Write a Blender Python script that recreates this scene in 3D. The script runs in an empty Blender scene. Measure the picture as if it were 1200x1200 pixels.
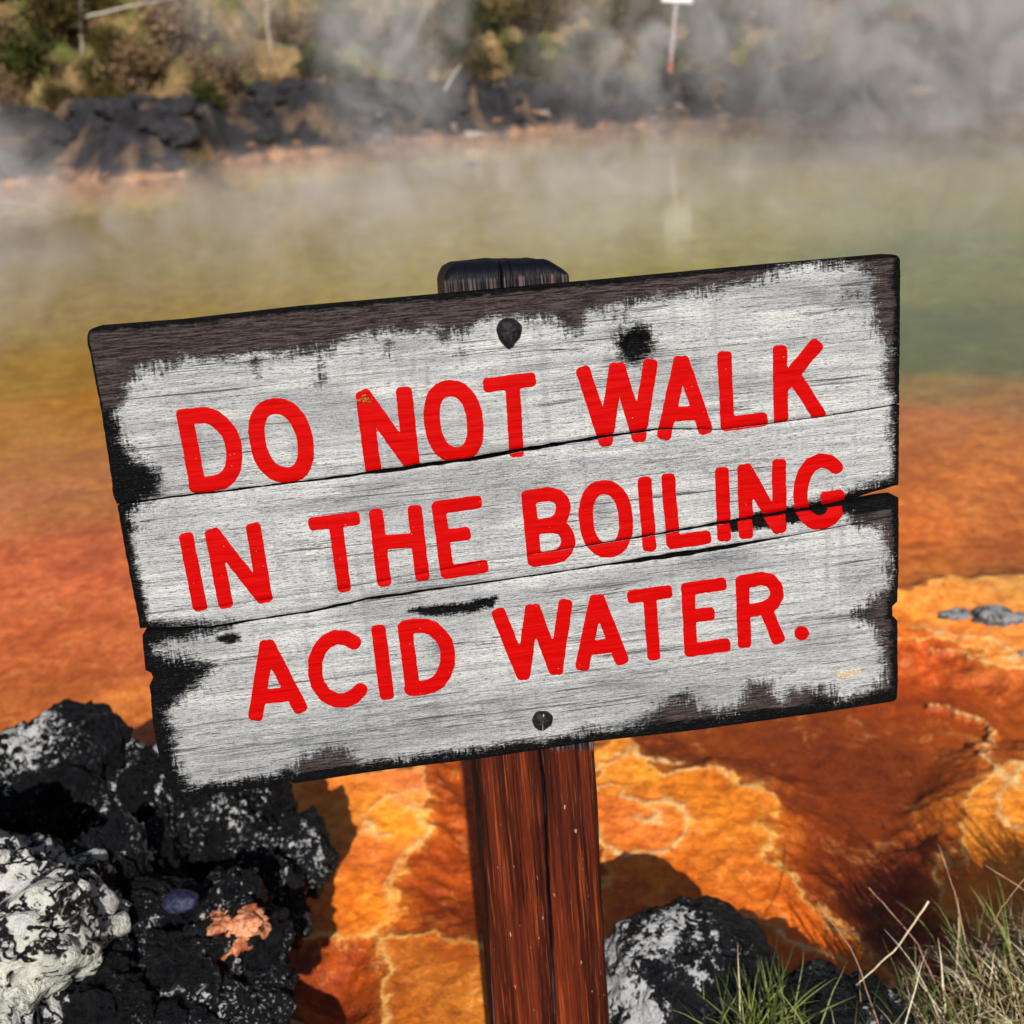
import bpy, bmesh, math
import numpy as np

rng = np.random.default_rng(7)
scene = bpy.context.scene
COL = scene.collection

# ------------------------------------------------------------------ camera geometry
FPX = 1266.0
H = 1.6
PITCH, ROLL = math.radians(24), math.radians(4)
F = np.array([0, math.cos(PITCH), -math.sin(PITCH)])
R0 = np.array([1.0, 0, 0]); U0 = np.array([0, math.sin(PITCH), math.cos(PITCH)])
RT = math.cos(ROLL) * R0 - math.sin(ROLL) * U0
UP = math.sin(ROLL) * R0 + math.cos(ROLL) * U0
CAM = np.array([0, 0, H])


def ray(x, y):
    x = np.asarray(x, float); y = np.asarray(y, float)
    return F + ((x - 600) / FPX)[..., None] * RT - ((y - 600) / FPX)[..., None] * UP


def ground_pt(x, y, z=0.0):
    d = ray(x, y)
    return CAM + d * ((z - H) / d[..., 2])[..., None]


def at_depth(x, y, d):
    return CAM + ray(x, y) * d


def project(pts):
    q = pts - CAM
    d = q @ F
    return 600 + FPX * (q @ RT) / d, 600 - FPX * (q @ UP) / d


# ------------------------------------------------------------------ numpy noise
_perm = np.random.default_rng(3).permutation(512)
_perm = np.concatenate([_perm, _perm, _perm])
_grad = np.random.default_rng(4).normal(size=(512, 3))
_grad /= np.linalg.norm(_grad, axis=1)[:, None]


def perlin(p):
    p = np.asarray(p, float)
    i = np.floor(p).astype(int); f = p - i; i &= 511
    u = f * f * f * (f * (f * 6 - 15) + 10)
    out = 0
    for dx in (0, 1):
        for dy in (0, 1):
            for dz in (0, 1):
                h = _perm[_perm[_perm[i[..., 0] + dx & 511] + (i[..., 1] + dy & 511)] % 512 + (i[..., 2] + dz & 511)] % 512
                g = _grad[h]
                o = f - np.array([dx, dy, dz])
                w = (u[..., 0] if dx else 1 - u[..., 0]) * (u[..., 1] if dy else 1 - u[..., 1]) * (u[..., 2] if dz else 1 - u[..., 2])
                out = out + w * (g * o).sum(-1)
    return out * 1.5


def fbm(p, octaves=4, gain=0.5, lac=2.07):
    a, s, o = 1.0, 0.0, np.array(p, float)
    for k in range(octaves):
        s = s + a * perlin(o + 17.3 * k)
        o = o * lac; a *= gain
    return s


def sstep(a, b, x):
    t = np.clip((x - a) / (b - a), 0, 1)
    return t * t * (3 - 2 * t)


def seg_dist(px, py, poly, closed=False):
    """distance to a polyline"""
    P = np.asarray(poly, float)
    Q = np.roll(P, -1, 0) if closed else P[1:]
    A = P if closed else P[:-1]
    best = np.full(px.shape, 1e9)
    for a, b in zip(A, Q):
        d = b - a; L = max(d @ d, 1e-12)
        t = np.clip(((px - a[0]) * d[0] + (py - a[1]) * d[1]) / L, 0, 1)
        best = np.minimum(best, (px - a[0] - t * d[0]) ** 2 + (py - a[1] - t * d[1]) ** 2)
    return np.sqrt(best)


def poly_sdf(px, py, poly):
    """positive inside"""
    P = np.asarray(poly, float)
    ins = np.zeros(px.shape, bool)
    n = len(P)
    for i in range(n):
        a, b = P[i], P[(i + 1) % n]
        if a[1] == b[1]:
            continue
        c = (a[1] > py) != (b[1] > py)
        ins ^= c & (px < (b[0] - a[0]) * (py - a[1]) / (b[1] - a[1]) + a[0])
    d = seg_dist(px, py, P, True)
    return np.where(ins, d, -d)


# ------------------------------------------------------------------ mesh + object helpers
def mesh_np(name, verts, faces, mat=None, smooth=True, attrs=None, mat_idx=None):
    verts = np.asarray(verts, np.float32)
    me = bpy.data.meshes.new(name)
    me.vertices.add(len(verts)); me.vertices.foreach_set('co', verts.ravel())
    if isinstance(faces, np.ndarray):
        k = faces.shape[1]; n = len(faces)
        me.loops.add(n * k); me.loops.foreach_set('vertex_index', faces.astype(np.int32).ravel())
        me.polygons.add(n)
        me.polygons.foreach_set('loop_start', np.arange(0, n * k, k, dtype=np.int32))
        me.polygons.foreach_set('loop_total', np.full(n, k, np.int32))
    else:
        tot = np.array([len(q) for q in faces], np.int32); n = len(faces)
        flat = np.concatenate([np.asarray(q, np.int32) for q in faces])
        me.loops.add(len(flat)); me.loops.foreach_set('vertex_index', flat)
        me.polygons.add(n)
        me.polygons.foreach_set('loop_start', np.concatenate([[0], np.cumsum(tot)[:-1]]).astype(np.int32))
        me.polygons.foreach_set('loop_total', tot)
    me.update(calc_edges=True)
    me.validate()
    me.polygons.foreach_set('use_smooth', np.full(len(me.polygons), smooth))
    for k, v in (attrs or {}).items():
        v = np.asarray(v, np.float32)
        if v.ndim == 1:
            a = me.attributes.new(k, 'FLOAT', 'POINT'); a.data.foreach_set('value', v)
        else:
            a = me.attributes.new(k, 'FLOAT_COLOR', 'POINT')
            if v.shape[1] == 3:
                v = np.concatenate([v, np.ones((len(v), 1), np.float32)], 1)
            a.data.foreach_set('color', v.ravel())
    for m in (mat if isinstance(mat, (list, tuple)) else [mat]):
        if m: me.materials.append(m)
    return me


def obj(name, me, parent=None):
    o = bpy.data.objects.new(name, me)
    COL.objects.link(o)
    if parent: o.parent = parent
    return o


def tag(o, label=None, cat=None, group=None, kind=None):
    if label: o['label'] = label
    if cat: o['category'] = cat
    if group: o['group'] = group
    if kind: o['kind'] = kind
    return o


def thing(name, label, cat, group=None, loc=(0, 0, 0)):
    o = bpy.data.objects.new(name, None); o.location = loc
    o.empty_display_size = .1
    COL.objects.link(o)
    return tag(o, label, cat, group)


def grid_faces(nr, nc, off=0, flip=False):
    i = np.arange(nr - 1)[:, None] * nc + np.arange(nc - 1)[None] + off
    q = np.stack([i, i + 1, i + nc + 1, i + nc], -1).reshape(-1, 4)
    return q[:, ::-1] if flip else q


def srgb(r, g, b, k=1.0):
    c = np.array([r, g, b], float) / 255
    return np.where(c <= .04045, c / 12.92, ((c + .055) / 1.055) ** 2.4) * k


# ------------------------------------------------------------------ material helpers
class NT:
    def __init__(self, name):
        self.m = bpy.data.materials.new(name); self.m.use_nodes = True
        self.t = self.m.node_tree; self.t.nodes.clear()
        self.out = self.n('ShaderNodeOutputMaterial')

    def n(self, typ, **kw):
        nd = self.t.nodes.new(typ)
        for k, v in kw.items():
            if k.startswith('i_'):
                nd.inputs[k[2:].replace('_', ' ')].default_value = v
            else:
                setattr(nd, k, v)
        return nd

    def l(self, a, b):
        self.t.links.new(a, b)

    def attr(self, name, fac=True):
        a = self.n('ShaderNodeAttribute', attribute_name=name)
        return a.outputs['Fac'] if fac else a.outputs['Color']

    def coord(self, scale=(1, 1, 1), loc=(0, 0, 0), out='Object'):
        c = self.n('ShaderNodeTexCoord'); mp = self.n('ShaderNodeMapping')
        mp.inputs['Scale'].default_value = scale; mp.inputs['Location'].default_value = loc
        self.l(c.outputs[out], mp.inputs['Vector']); return mp.outputs[0]

    def noise(self, vec, scale=1, detail=4, rough=.6, dist=0):
        nd = self.n('ShaderNodeTexNoise')
        nd.inputs['Scale'].default_value = scale; nd.inputs['Detail'].default_value = detail
        nd.inputs['Roughness'].default_value = rough; nd.inputs['Distortion'].default_value = dist
        self.l(vec, nd.inputs['Vector']); return nd.outputs['Fac']

    def voro(self, vec, scale=1, feature='F1', rand=1):
        nd = self.n('ShaderNodeTexVoronoi', feature=feature)
        nd.inputs['Scale'].default_value = scale; nd.inputs['Randomness'].default_value = rand
        self.l(vec, nd.inputs['Vector']); return nd.outputs['Distance']

    def math(self, op, a, b=None, c=None):
        nd = self.n('ShaderNodeMath', operation=op)
        for i, v in enumerate((a, b, c)):
            if v is None: continue
            if isinstance(v, (int, float)): nd.inputs[i].default_value = v
            else: self.l(v, nd.inputs[i])
        return nd.outputs[0]

    def ss(self, x, a, b, to0=0., to1=1.):
        nd = self.n('ShaderNodeMapRange', interpolation_type='SMOOTHSTEP')
        self.l(x, nd.inputs[0])
        nd.inputs[1].default_value = a; nd.inputs[2].default_value = b
        nd.inputs[3].default_value = to0; nd.inputs[4].default_value = to1
        return nd.outputs[0]

    def mix(self, fac, a, b, mode='MIX'):
        nd = self.n('ShaderNodeMix', data_type='RGBA', blend_type=mode)
        for i, v in ((0, fac), (6, a), (7, b)):
            if isinstance(v, (int, float)): nd.inputs[i].default_value = v
            elif isinstance(v, (tuple, list, np.ndarray)): nd.inputs[i].default_value = tuple(float(q) for q in v[:3]) + (1,)
            else: self.l(v, nd.inputs[i])
        return nd.outputs[2]

    def bump(self, h, dist=.001, strength=1, normal=None):
        nd = self.n('ShaderNodeBump'); nd.inputs['Distance'].default_value = dist
        nd.inputs['Strength'].default_value = strength
        self.l(h, nd.inputs['Height'])
        if normal: self.l(normal, nd.inputs['Normal'])
        return nd.outputs[0]

    def bsdf(self, color, rough=.8, normal=None, spec=.5):
        b = self.n('ShaderNodeBsdfPrincipled')
        if isinstance(color, (tuple, list, np.ndarray)): b.inputs['Base Color'].default_value = tuple(float(q) for q in color[:3]) + (1,)
        else: self.l(color, b.inputs['Base Color'])
        if isinstance(rough, (int, float)): b.inputs['Roughness'].default_value = rough
        else: self.l(rough, b.inputs['Roughness'])
        if isinstance(spec, (int, float)): b.inputs['Specular IOR Level'].default_value = spec
        else: self.l(spec, b.inputs['Specular IOR Level'])
        if normal: self.l(normal, b.inputs['Normal'])
        self.l(b.outputs[0], self.out.inputs['Surface'])
        return b


# ================================================================== BOARD POSE
def cam_ray(x, y):
    return np.array([(x - 600) / FPX, -(y - 600) / FPX, 1.0])


TL, TR, BR, BL = cam_ray(101, 384), cam_ray(1056, 297), cam_ray(1053, 822), cam_ray(203, 937)
vh = np.cross(np.cross(TL, TR), np.cross(BL, BR)); vh /= np.linalg.norm(vh); vh *= np.sign(vh[0])
vv = np.cross(np.cross(TL, BL), np.cross(TR, BR)); vv /= np.linalg.norm(vv); vv *= -np.sign(vv[1])
vv = vv - vh * (vh @ vv); vv /= np.linalg.norm(vv)
nn = np.cross(vh, vv)
if nn[2] > 0: nn = -nn                       # towards the camera
pl = [q / (nn @ q) for q in (TL, TR)]
S = .82 / np.linalg.norm(pl[1] - pl[0])
PD = S                                        # plane: nn . q = S
c2w = lambda v: v[0] * RT + v[1] * UP + v[2] * F
BU, BV, BN = c2w(vh), c2w(vv), c2w(nn)        # board axes in world: right, down, out
P0c = TL * (S / (nn @ TL)) if (nn @ TL) > 0 else TL * (-S / (nn @ TL))
PDs = nn @ P0c
BO = CAM + c2w(P0c)                           # board origin (top-left corner) in world


def px2uv(x, y, off=0.0):
    """pixel -> board coordinates (u right, v down) in the plane `off` metres in front of the board face"""
    d = ray(x, y)
    t = ((BO + BN * off - CAM) @ BN) / (d @ BN)
    w = CAM + d * t[..., None] - BO
    return np.stack([w @ BU, w @ BV], -1)


def uv2w(u, v, w=0.0):
    return BO + np.asarray(u)[..., None] * BU + np.asarray(v)[..., None] * BV + np.asarray(w)[..., None] * BN


def uvcurve(pts):
    q = px2uv(np.array([p[0] for p in pts], float), np.array([p[1] for p in pts], float))
    return q


# board-local frame: x = u, y = -v, z = out
from mathutils import Matrix
BM = Matrix(((BU[0], -BV[0], BN[0], BO[0]), (BU[1], -BV[1], BN[1], BO[1]), (BU[2], -BV[2], BN[2], BO[2]), (0, 0, 0, 1)))

# ------------------------------------------------------------------ board curves (pixels)
C_top = [(60, 387), (102, 384), (208, 376), (350, 360), (510, 346), (700, 329), (900, 310.5), (1056, 297), (1100, 293)]
C_c1 = [(100, 597), (136, 592), (200, 583), (270, 575), (400, 559), (460, 551), (560, 537), (640, 523), (700, 513), (772, 503), (816, 503), (843, 504), (900, 497), (967, 488), (1055, 474), (1100, 467)]
W_c1 = [(136, 2), (300, 2.2), (400, 2.6), (460, 4.2), (640, 4.2), (700, 3.2), (772, 1.8), (850, .8), (950, 1.5), (1055, 1.5)]
C_cr = [(100, 730), (158, 722), (250, 712), (400, 690), (560, 660), (640, 648), (700, 638), (780, 625), (840, 614), (900, 605), (950, 597), (1000, 588), (1056, 575.5), (1100, 566)]
W_cr = [(158, .35), (620, .5), (750, 2.2), (840, 4), (950, 5), (1000, 7), (1056, 15)]
C_cl = [(120, 744), (165, 741), (250, 735), (300, 727), (365, 717), (430, 703), (520, 690), (600, 679), (700, 664), (800, 650), (860, 640), (930, 628), (1000, 615), (1054, 604), (1100, 596)]
W_cl = [(165, 8), (200, 5), (240, 3.2), (300, 2.4), (430, 2.8), (600, 1.6), (700, 1.8), (790, 6.5), (860, 4.5), (930, .7), (1054, .4)]
C_bot = [(160, 944), (203, 937), (330, 921), (337, 914), (344, 919), (450, 903.5), (570, 889), (700, 869), (820, 856), (950, 838), (1053, 822), (1100, 815)]
L_edge = [(98, 370), (101, 395), (110, 440), (118, 482), (126, 535), (133, 585), (137, 592), (141, 615), (150, 665), (158, 705), (164, 738), (166, 745), (170, 786), (177, 789), (180, 797), (175, 803), (179, 850), (188, 900), (203, 937), (207, 960)]
R_edge = [(1057, 280), (1056, 310), (1055.5, 400), (1055, 475), (1053.5, 566), (1054.5, 584), (1053, 706), (1047, 711), (1047, 722), (1053, 728), (1053, 800), (1052, 822), (1052, 840)]


def halfcurve(C, W, sgn):
    w = np.interp([p[0] for p in C], [p[0] for p in W], [p[1] for p in W])
    # resample densely so that the widths follow
    x = np.linspace(C[0][0], C[-1][0], 240)
    y = np.interp(x, [p[0] for p in C], [p[1] for p in C])
    w = np.interp(x, [p[0] for p in W], [p[1] for p in W])
    jit = perlin(np.stack([x * .05, x * 0 + 3.7 * sgn, x * 0], -1)) * np.minimum(w, 4) * .35
    q = px2uv(x, y + sgn * w / 2 + jit)
    return q


q_top = px2uv(np.array([p[0] for p in C_top], float), np.array([p[1] for p in C_top], float))
q_bot = px2uv(np.array([p[0] for p in C_bot], float), np.array([p[1] for p in C_bot], float))
q_L = px2uv(np.array([p[0] for p in L_edge], float), np.array([p[1] for p in L_edge], float))
q_R = px2uv(np.array([p[0] for p in R_edge], float), np.array([p[1] for p in R_edge], float))
strips = [(q_top, halfcurve(C_c1, W_c1, -1)), (halfcurve(C_c1, W_c1, 1), halfcurve(C_cr, W_cr, -1)),
          (halfcurve(C_cr, W_cr, 1), halfcurve(C_cl, W_cl, -1)), (halfcurve(C_cl, W_cl, 1), q_bot)]

WHITE = [(150, 452), (163, 432), (209, 425), (238, 421), (276, 419), (313, 413), (351, 415), (388, 411), (413, 394), (455, 390), (497, 386), (538, 390), (572, 373),
         (590, 372), (616, 372), (653, 374), (670, 390), (682, 388), (691, 363), (737, 357), (766, 349), (803, 345), (841, 340), (882, 328), (924, 313), (966, 310), (1003, 311), (1022, 322),
         (1022, 347), (1024, 376), (1041, 409), (1037, 447), (1049, 476), (1043, 488), (1047, 530), (1045, 556), (1015, 570), (987, 579), (945, 588), (945, 602), (985, 601),
         (1003, 615), (1032, 619), (1043, 654), (1041, 687), (1020, 706), (1000, 720), (1024, 733), (1032, 754), (1037, 779), (1032, 800), (1012, 812), (987, 817), (962, 806), (928, 808),
         (916, 823), (899, 800), (878, 802), (866, 827), (841, 831), (820, 829), (803, 813), (782, 821), (757, 842), (737, 850), (695, 860), (632, 871), (570, 884), (497, 893), (430, 899), (408, 880),
         (385, 878), (350, 893), (338, 912), (305, 917), (263, 923), (226, 929), (217, 912), (205, 887), (201, 850), (192, 837), (205, 825), (238, 796), (251, 779), (222, 773), (180, 765), (178, 758),
         (217, 748), (263, 737), (270, 732), (205, 730), (167, 725), (157, 662), (155, 633), (159, 612), (153, 605), (158, 596), (188, 578), (184, 552), (155, 534), (140, 515), (136, 490)]

# ------------------------------------------------------------------ lettering strokes, read off six enlargements of the sign
Z = {1: (180, 380, 2.609), 2: (640, 380, 3.243), 3: (180, 560, 2.857), 4: (590, 510, 2.857), 5: (270, 700, 4.138), 6: (560, 660, 2.857)}


def ell(cx, cy, rx, ry, s, n=28):
    a = np.linspace(0, 2 * math.pi, n + 1)
    c, d = np.cos(a), np.sin(a)
    e = .88
    X = np.sign(c) * np.abs(c) ** e * rx; Y = np.sign(d) * np.abs(d) ** e * ry
    return [(cx + x + s * y, cy + y) for x, y in zip(X, Y)]


# (zoom, half width, [strokes]); a stroke: ('b', a, b) straight with squared ends, ('c', points) curve
LET = [
    (1, 25, [('b', (95, 281), (134, 491)), ('c', [(97, 283), (158, 277), (188, 288), (212, 308), (232, 335), (243, 365), (247, 405), (242, 440), (232, 463), (210, 481), (170, 490), (132, 494)])]),
    (1, 25, [('c', ell(390, 356, 73, 106, .16))]),
    (1, 25, [('b', (643, 226), (670, 432)), ('b', (646, 224), (788, 425)), ('b', (766, 214), (789, 424))]),
    (1, 25, [('c', ell(917, 298, 66, 103, .1))]),
    (1, 22.5, [('b', (1028, 185), (1148, 170)), ('b', (1098, 190), (1109, 385))]),
    (2, 28, [('b', (143, 186), (225, 436)), ('b', (226, 436), (266, 172)), ('b', (276, 172), (350, 420)), ('b', (352, 420), (395, 158))]),
    (2, 28, [('b', (510, 148), (450, 412)), ('b', (520, 148), (603, 392)), ('b', (490, 343), (575, 335))]),
    (2, 27, [('b', (678, 127), (689, 378)), ('b', (690, 379), (818, 362))]),
    (2, 28, [('b', (888, 104), (893, 356)), ('b', (1021, 85), (905, 228)), ('b', (935, 185), (1034, 340))]),
    (3, 24.5, [('b', (111, 205), (154, 424))]),
    (3, 25, [('b', (198, 192), (240, 414)), ('b', (204, 192), (362, 394)), ('b', (335, 173), (373, 394))]),
    (3, 23, [('b', (540, 153), (670, 136)), ('b', (610, 160), (638, 362))]),
    (3, 24, [('b', (745, 126), (771, 343)), ('b', (875, 113), (899, 324)), ('b', (758, 216), (887, 207))]),
    (3, 23, [('b', (954, 100), (982, 314)), ('b', (955, 99), (1078, 82)), ('b', (975, 195), (1040, 187)), ('b', (985, 316), (1100, 297))]),
    (4, 24, [('b', (83, 208), (104, 416)), ('c', [(85, 207), (150, 197), (180, 203), (196, 220), (202, 243), (193, 275), (170, 296), (130, 304), (100, 307)]),
             ('c', [(100, 308), (170, 303), (200, 314), (214, 335), (217, 360), (208, 385), (190, 402), (160, 411), (105, 418)])]),
    (4, 24, [('c', ell(343, 280, 67, 106, .06))]),
    (4, 23.5, [('b', (472, 160), (489, 368))]),
    (4, 23.5, [('b', (551, 149), (569, 357)), ('b', (570, 359), (674, 343))]),
    (4, 23.5, [('b', (731, 128), (739, 335))]),
    (4, 24, [('b', (806, 118), (813, 326)), ('b', (812, 118), (918, 306)), ('b', (922, 101), (924, 306))]),
    (4, 24, [('c', [(1112, 106), (1090, 88), (1062, 84), (1030, 98), (1008, 128), (996, 165), (993, 205), (998, 240), (1015, 272), (1040, 292), (1070, 294), (1097, 280), (1113, 258)]),
             ('b', (1084, 211), (1119, 206)), ('b', (1117, 208), (1112, 256))]),
    (5, 36, [('b', (176, 240), (124, 565)), ('b', (186, 240), (334, 528)), ('b', (150, 482), (290, 468))]),
    (5, 35, [('c', [(600, 218), (560, 196), (510, 192), (465, 213), (430, 255), (411, 310), (411, 370), (425, 425), (460, 473), (510, 499), (555, 500), (600, 480), (630, 450)])]),
    (5, 35.5, [('b', (719, 165), (757, 464))]),
    (5, 36, [('b', (847, 150), (883, 440)), ('c', [(848, 145), (900, 137), (945, 137), (985, 152), (1018, 183), (1042, 220), (1054, 265), (1053, 320), (1035, 375), (1005, 411), (970, 430), (930, 439), (878, 443)])]),
    (6, 24, [('b', (71, 172), (150, 368)), ('b', (152, 368), (180, 160)), ('b', (188, 160), (258, 350)), ('b', (262, 350), (292, 141))]),
    (6, 24, [('b', (395, 128), (351, 337)), ('b', (404, 128), (479, 317)), ('b', (370, 284), (455, 274))]),
    (6, 22.5, [('b', (520, 111), (630, 96)), ('b', (575, 112), (588, 303))]),
    (6, 22.5, [('b', (703, 92), (713, 288)), ('b', (702, 86), (812, 71)), ('b', (720, 176), (772, 170)), ('b', (712, 290), (825, 274))]),
    (6, 23, [('b', (885, 64), (892, 262)), ('c', [(885, 62), (950, 51), (980, 59), (998, 80), (1001, 108), (988, 135), (960, 150), (925, 156), (895, 160)]), ('b', (962, 150), (1003, 248))]),
    (6, 24, [('c', [(1084, 234), (1086, 234)])]),
]
LETTERS = []
for z, hw, strokes in LET:
    ox, oy, k = Z[z]
    st = []
    for s in strokes:
        if s[0] == 'b':
            st.append(('b', [(ox + q[0] / k, oy + q[1] / k) for q in s[1:]], hw / k))
        else:
            st.append(('c', [(ox + q[0] / k, oy + q[1] / k) for q in s[1]], hw / k))
    allp = np.array([q for s in st for q in s[1]])
    LETTERS.append((st, allp.min(0) - 16, allp.max(0) + 16))


def letter_sdf(st, x, y):
    best = np.full(x.shape, -1e9)
    wob = perlin(np.stack([x * .09, y * .09, x * 0 + 1.3], -1)) * .6 + perlin(np.stack([x * .35, y * .35, x * 0 + 7.3], -1)) * .4
    for typ, P, hw in st:
        if typ == 'c':
            d = hw - seg_dist(x, y, P)
        else:
            a, b = np.array(P[0]), np.array(P[1])
            L = np.linalg.norm(b - a); t = (b - a) / L
            m = (a + b) / 2
            qx = np.abs((x - m[0]) * t[0] + (y - m[1]) * t[1]); qy = np.abs(-(x - m[0]) * t[1] + (y - m[1]) * t[0])
            rr = hw * .62; ex = L / 2 + hw * .93 - rr; ey = hw - rr
            ax = qx - ex; ay = qy - ey
            d = rr - (np.hypot(np.maximum(ax, 0), np.maximum(ay, 0)) + np.minimum(np.maximum(ax, ay), 0))
        best = np.maximum(best, d)
    return best + wob


# ================================================================== MATERIALS
def mat_wood():
    t = NT('weathered_board')
    wash, soot, grey = t.attr('wash'), t.attr('soot'), t.attr('grey')
    v1 = t.coord((38, 560, 60)); v2 = t.coord((9, 120, 30)); v3 = t.coord((170, 1300, 200)); vd = t.coord((330, 45, 60)); v4 = t.coord((60, 90, 40))
    vb = t.coord((2.0, 180, 20))
    g1 = t.noise(v1, 1, 5, .65); g2 = t.noise(v2, 1, 4, .6); g3 = t.noise(v3, 1, 3, .7); dr = t.noise(vd, 1, 4, .6); bl = t.noise(v4, 1, 5, .65)
    hair = t.noise(vb, 1, 2, .5, .3)
    # edge of the white wash: sdf + noise in pixels
    n = t.math('ADD', t.math('MULTIPLY', t.math('SUBTRACT', g1, .5), 26), t.math('MULTIPLY', t.math('SUBTRACT', dr, .5), t.ss(t.noise(t.coord((30, 22, 10)), 1, 2), .42, .62, 6., 46.)))
    n = t.math('ADD', n, t.math('MULTIPLY', t.math('SUBTRACT', bl, .5), 30))
    iso = t.noise(t.coord((420, 520, 100), (5, 3, 1)), 1, 4, .7)
    n = t.math('ADD', n, t.math('MULTIPLY', t.math('SUBTRACT', iso, .5), 24))
    n = t.math('ADD', n, t.math('MULTIPLY', t.math('SUBTRACT', g3, .5), 30))
    w = t.math('ADD', wash, n)
    m = t.ss(w, -5.0, 6.0)
    # worn spots through the wash
    worn = t.math('MULTIPLY', t.ss(g1, .60, .72), t.ss(w, 60, 0, .0, .75))
    m = t.math('MULTIPLY', m, t.math('SUBTRACT', 1, worn))
    flk = t.math('MULTIPLY', t.ss(iso, .62, .66), t.ss(wash, -26, -4, 0, .7))
    m = t.math('MAXIMUM', m, t.math('MULTIPLY', flk, t.ss(bl, .45, .6)))
    # white wood
    base = t.mix(t.ss(g2, .32, .7), srgb(182, 184, 186), srgb(222, 222, 220))
    gsum = t.math('ADD', t.math('MULTIPLY', t.math('SUBTRACT', g1, .5), .9), t.math('MULTIPLY', t.math('SUBTRACT', g3, .5), 1.5))
    dark = t.ss(gsum, .02, -.30)
    base = t.mix(t.math('MULTIPLY', dark, .85), base, srgb(62, 63, 68))
    base = t.mix(t.ss(gsum, .1, .42, 0, .6), base, srgb(240, 241, 242))
    hl = t.math('ABSOLUTE', t.math('SUBTRACT', hair, .5))
    hm = t.math('MULTIPLY', t.ss(hl, .012, .003), t.ss(t.noise(t.coord((5, 60, 5), (3, 1, 0)), 1, 2), .50, .58))
    base = t.mix(t.math('MULTIPLY', hm, .8), base, (.015, .013, .013))
    lf = t.noise(t.coord((5, 14, 10), (2, 5, 1)), 1, 3, .55)
    base = t.mix(t.ss(lf, .46, .68, 0, .5), base, srgb(120, 122, 128))
    vb_ = t.noise(t.coord((60, 5, 10), (1, 8, 2)), 1, 3, .6)
    base = t.mix(t.ss(vb_, .54, .7, 0, .28), base, srgb(110, 112, 118))
    gg = t.math('MULTIPLY', grey, t.ss(t.math('ADD', g1, t.math('MULTIPLY', g3, .6)), .6, 1.0, 1.0, .35))
    base = t.mix(gg, base, srgb(84, 86, 94))
    # fine speckle
    sp = t.noise(t.coord((900, 900, 300)), 1, 2, .5)
    base = t.mix(t.ss(sp, .42, .30, 0, .65), base, srgb(80, 80, 84))
    base = t.mix(t.ss(sp, .6, .72, 0, .5), base, srgb(245, 246, 246))
    # char / bare dark wood
    brown = t.mix(t.ss(g1, .4, .62), srgb(34, 29, 30), srgb(84, 73, 71))
    brown = t.mix(t.ss(g3, .52, .66, 0, .55), brown, srgb(112, 101, 98))
    blk = t.mix(t.ss(g1, .5, .72, 0, .5), (.003, .003, .0035), (.016, .015, .017))
    blk = t.mix(t.ss(g3, .58, .68, 0, .8), blk, (.055, .052, .055))
    sm = t.ss(t.math('ADD', soot, t.math('MULTIPLY', t.math('SUBTRACT', bl, .5), .9)), .35, .62)
    char_dark = t.mix(sm, brown, blk)
    col = t.mix(m, char_dark, base)
    hgt = t.math('ADD', t.math('MULTIPLY', g1, 1.0), t.math('MULTIPLY', g3, .8))
    hgt = t.math('ADD', hgt, t.math('MULTIPLY', m, .35))
    hgt = t.math('SUBTRACT', hgt, t.math('MULTIPLY', hm, 1.0))
    hgt = t.math('ADD', hgt, t.math('MULTIPLY', sp, .5))
    nb = t.bump(hgt, .0016, 1)
    t.bsdf(col, .82, nb, t.ss(m, 0, 1, .08, .25))
    return t.m


def mat_red():
    t = NT('red_letter_paint')
    g1 = t.noise(t.coord((28, 420, 60)), 1, 5, .65)
    sp = t.noise(t.coord((420, 420, 100), (4, 2, 1)), 1, 2, .5)
    col = t.mix(t.ss(g1, .3, .7), (.40, .0008, .0006), (.53, .0013, .0009))
    col = t.mix(t.ss(sp, .745, .79, 0, .8), col, srgb(235, 190, 180))
    chip = t.math('MULTIPLY', t.ss(t.noise(t.coord((140, 700, 80), (2, 2, 2)), 1, 3, .6), .70, .74), t.ss(t.noise(t.coord((22, 30, 10), (8, 8, 8)), 1, 2), .5, .6))
    col = t.mix(t.math('MULTIPLY', chip, .75), col, (.16, .02, .016))
    dirt = t.noise(t.coord((30, 60, 60), (9, 2, 1)), 1, 5, .7)
    col = t.mix(t.ss(dirt, .55, .8, 0, .4), col, (.42, .003, .002))
    t.bsdf(col, .6, t.bump(g1, .0006, 1), .05)
    return t.m


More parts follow.
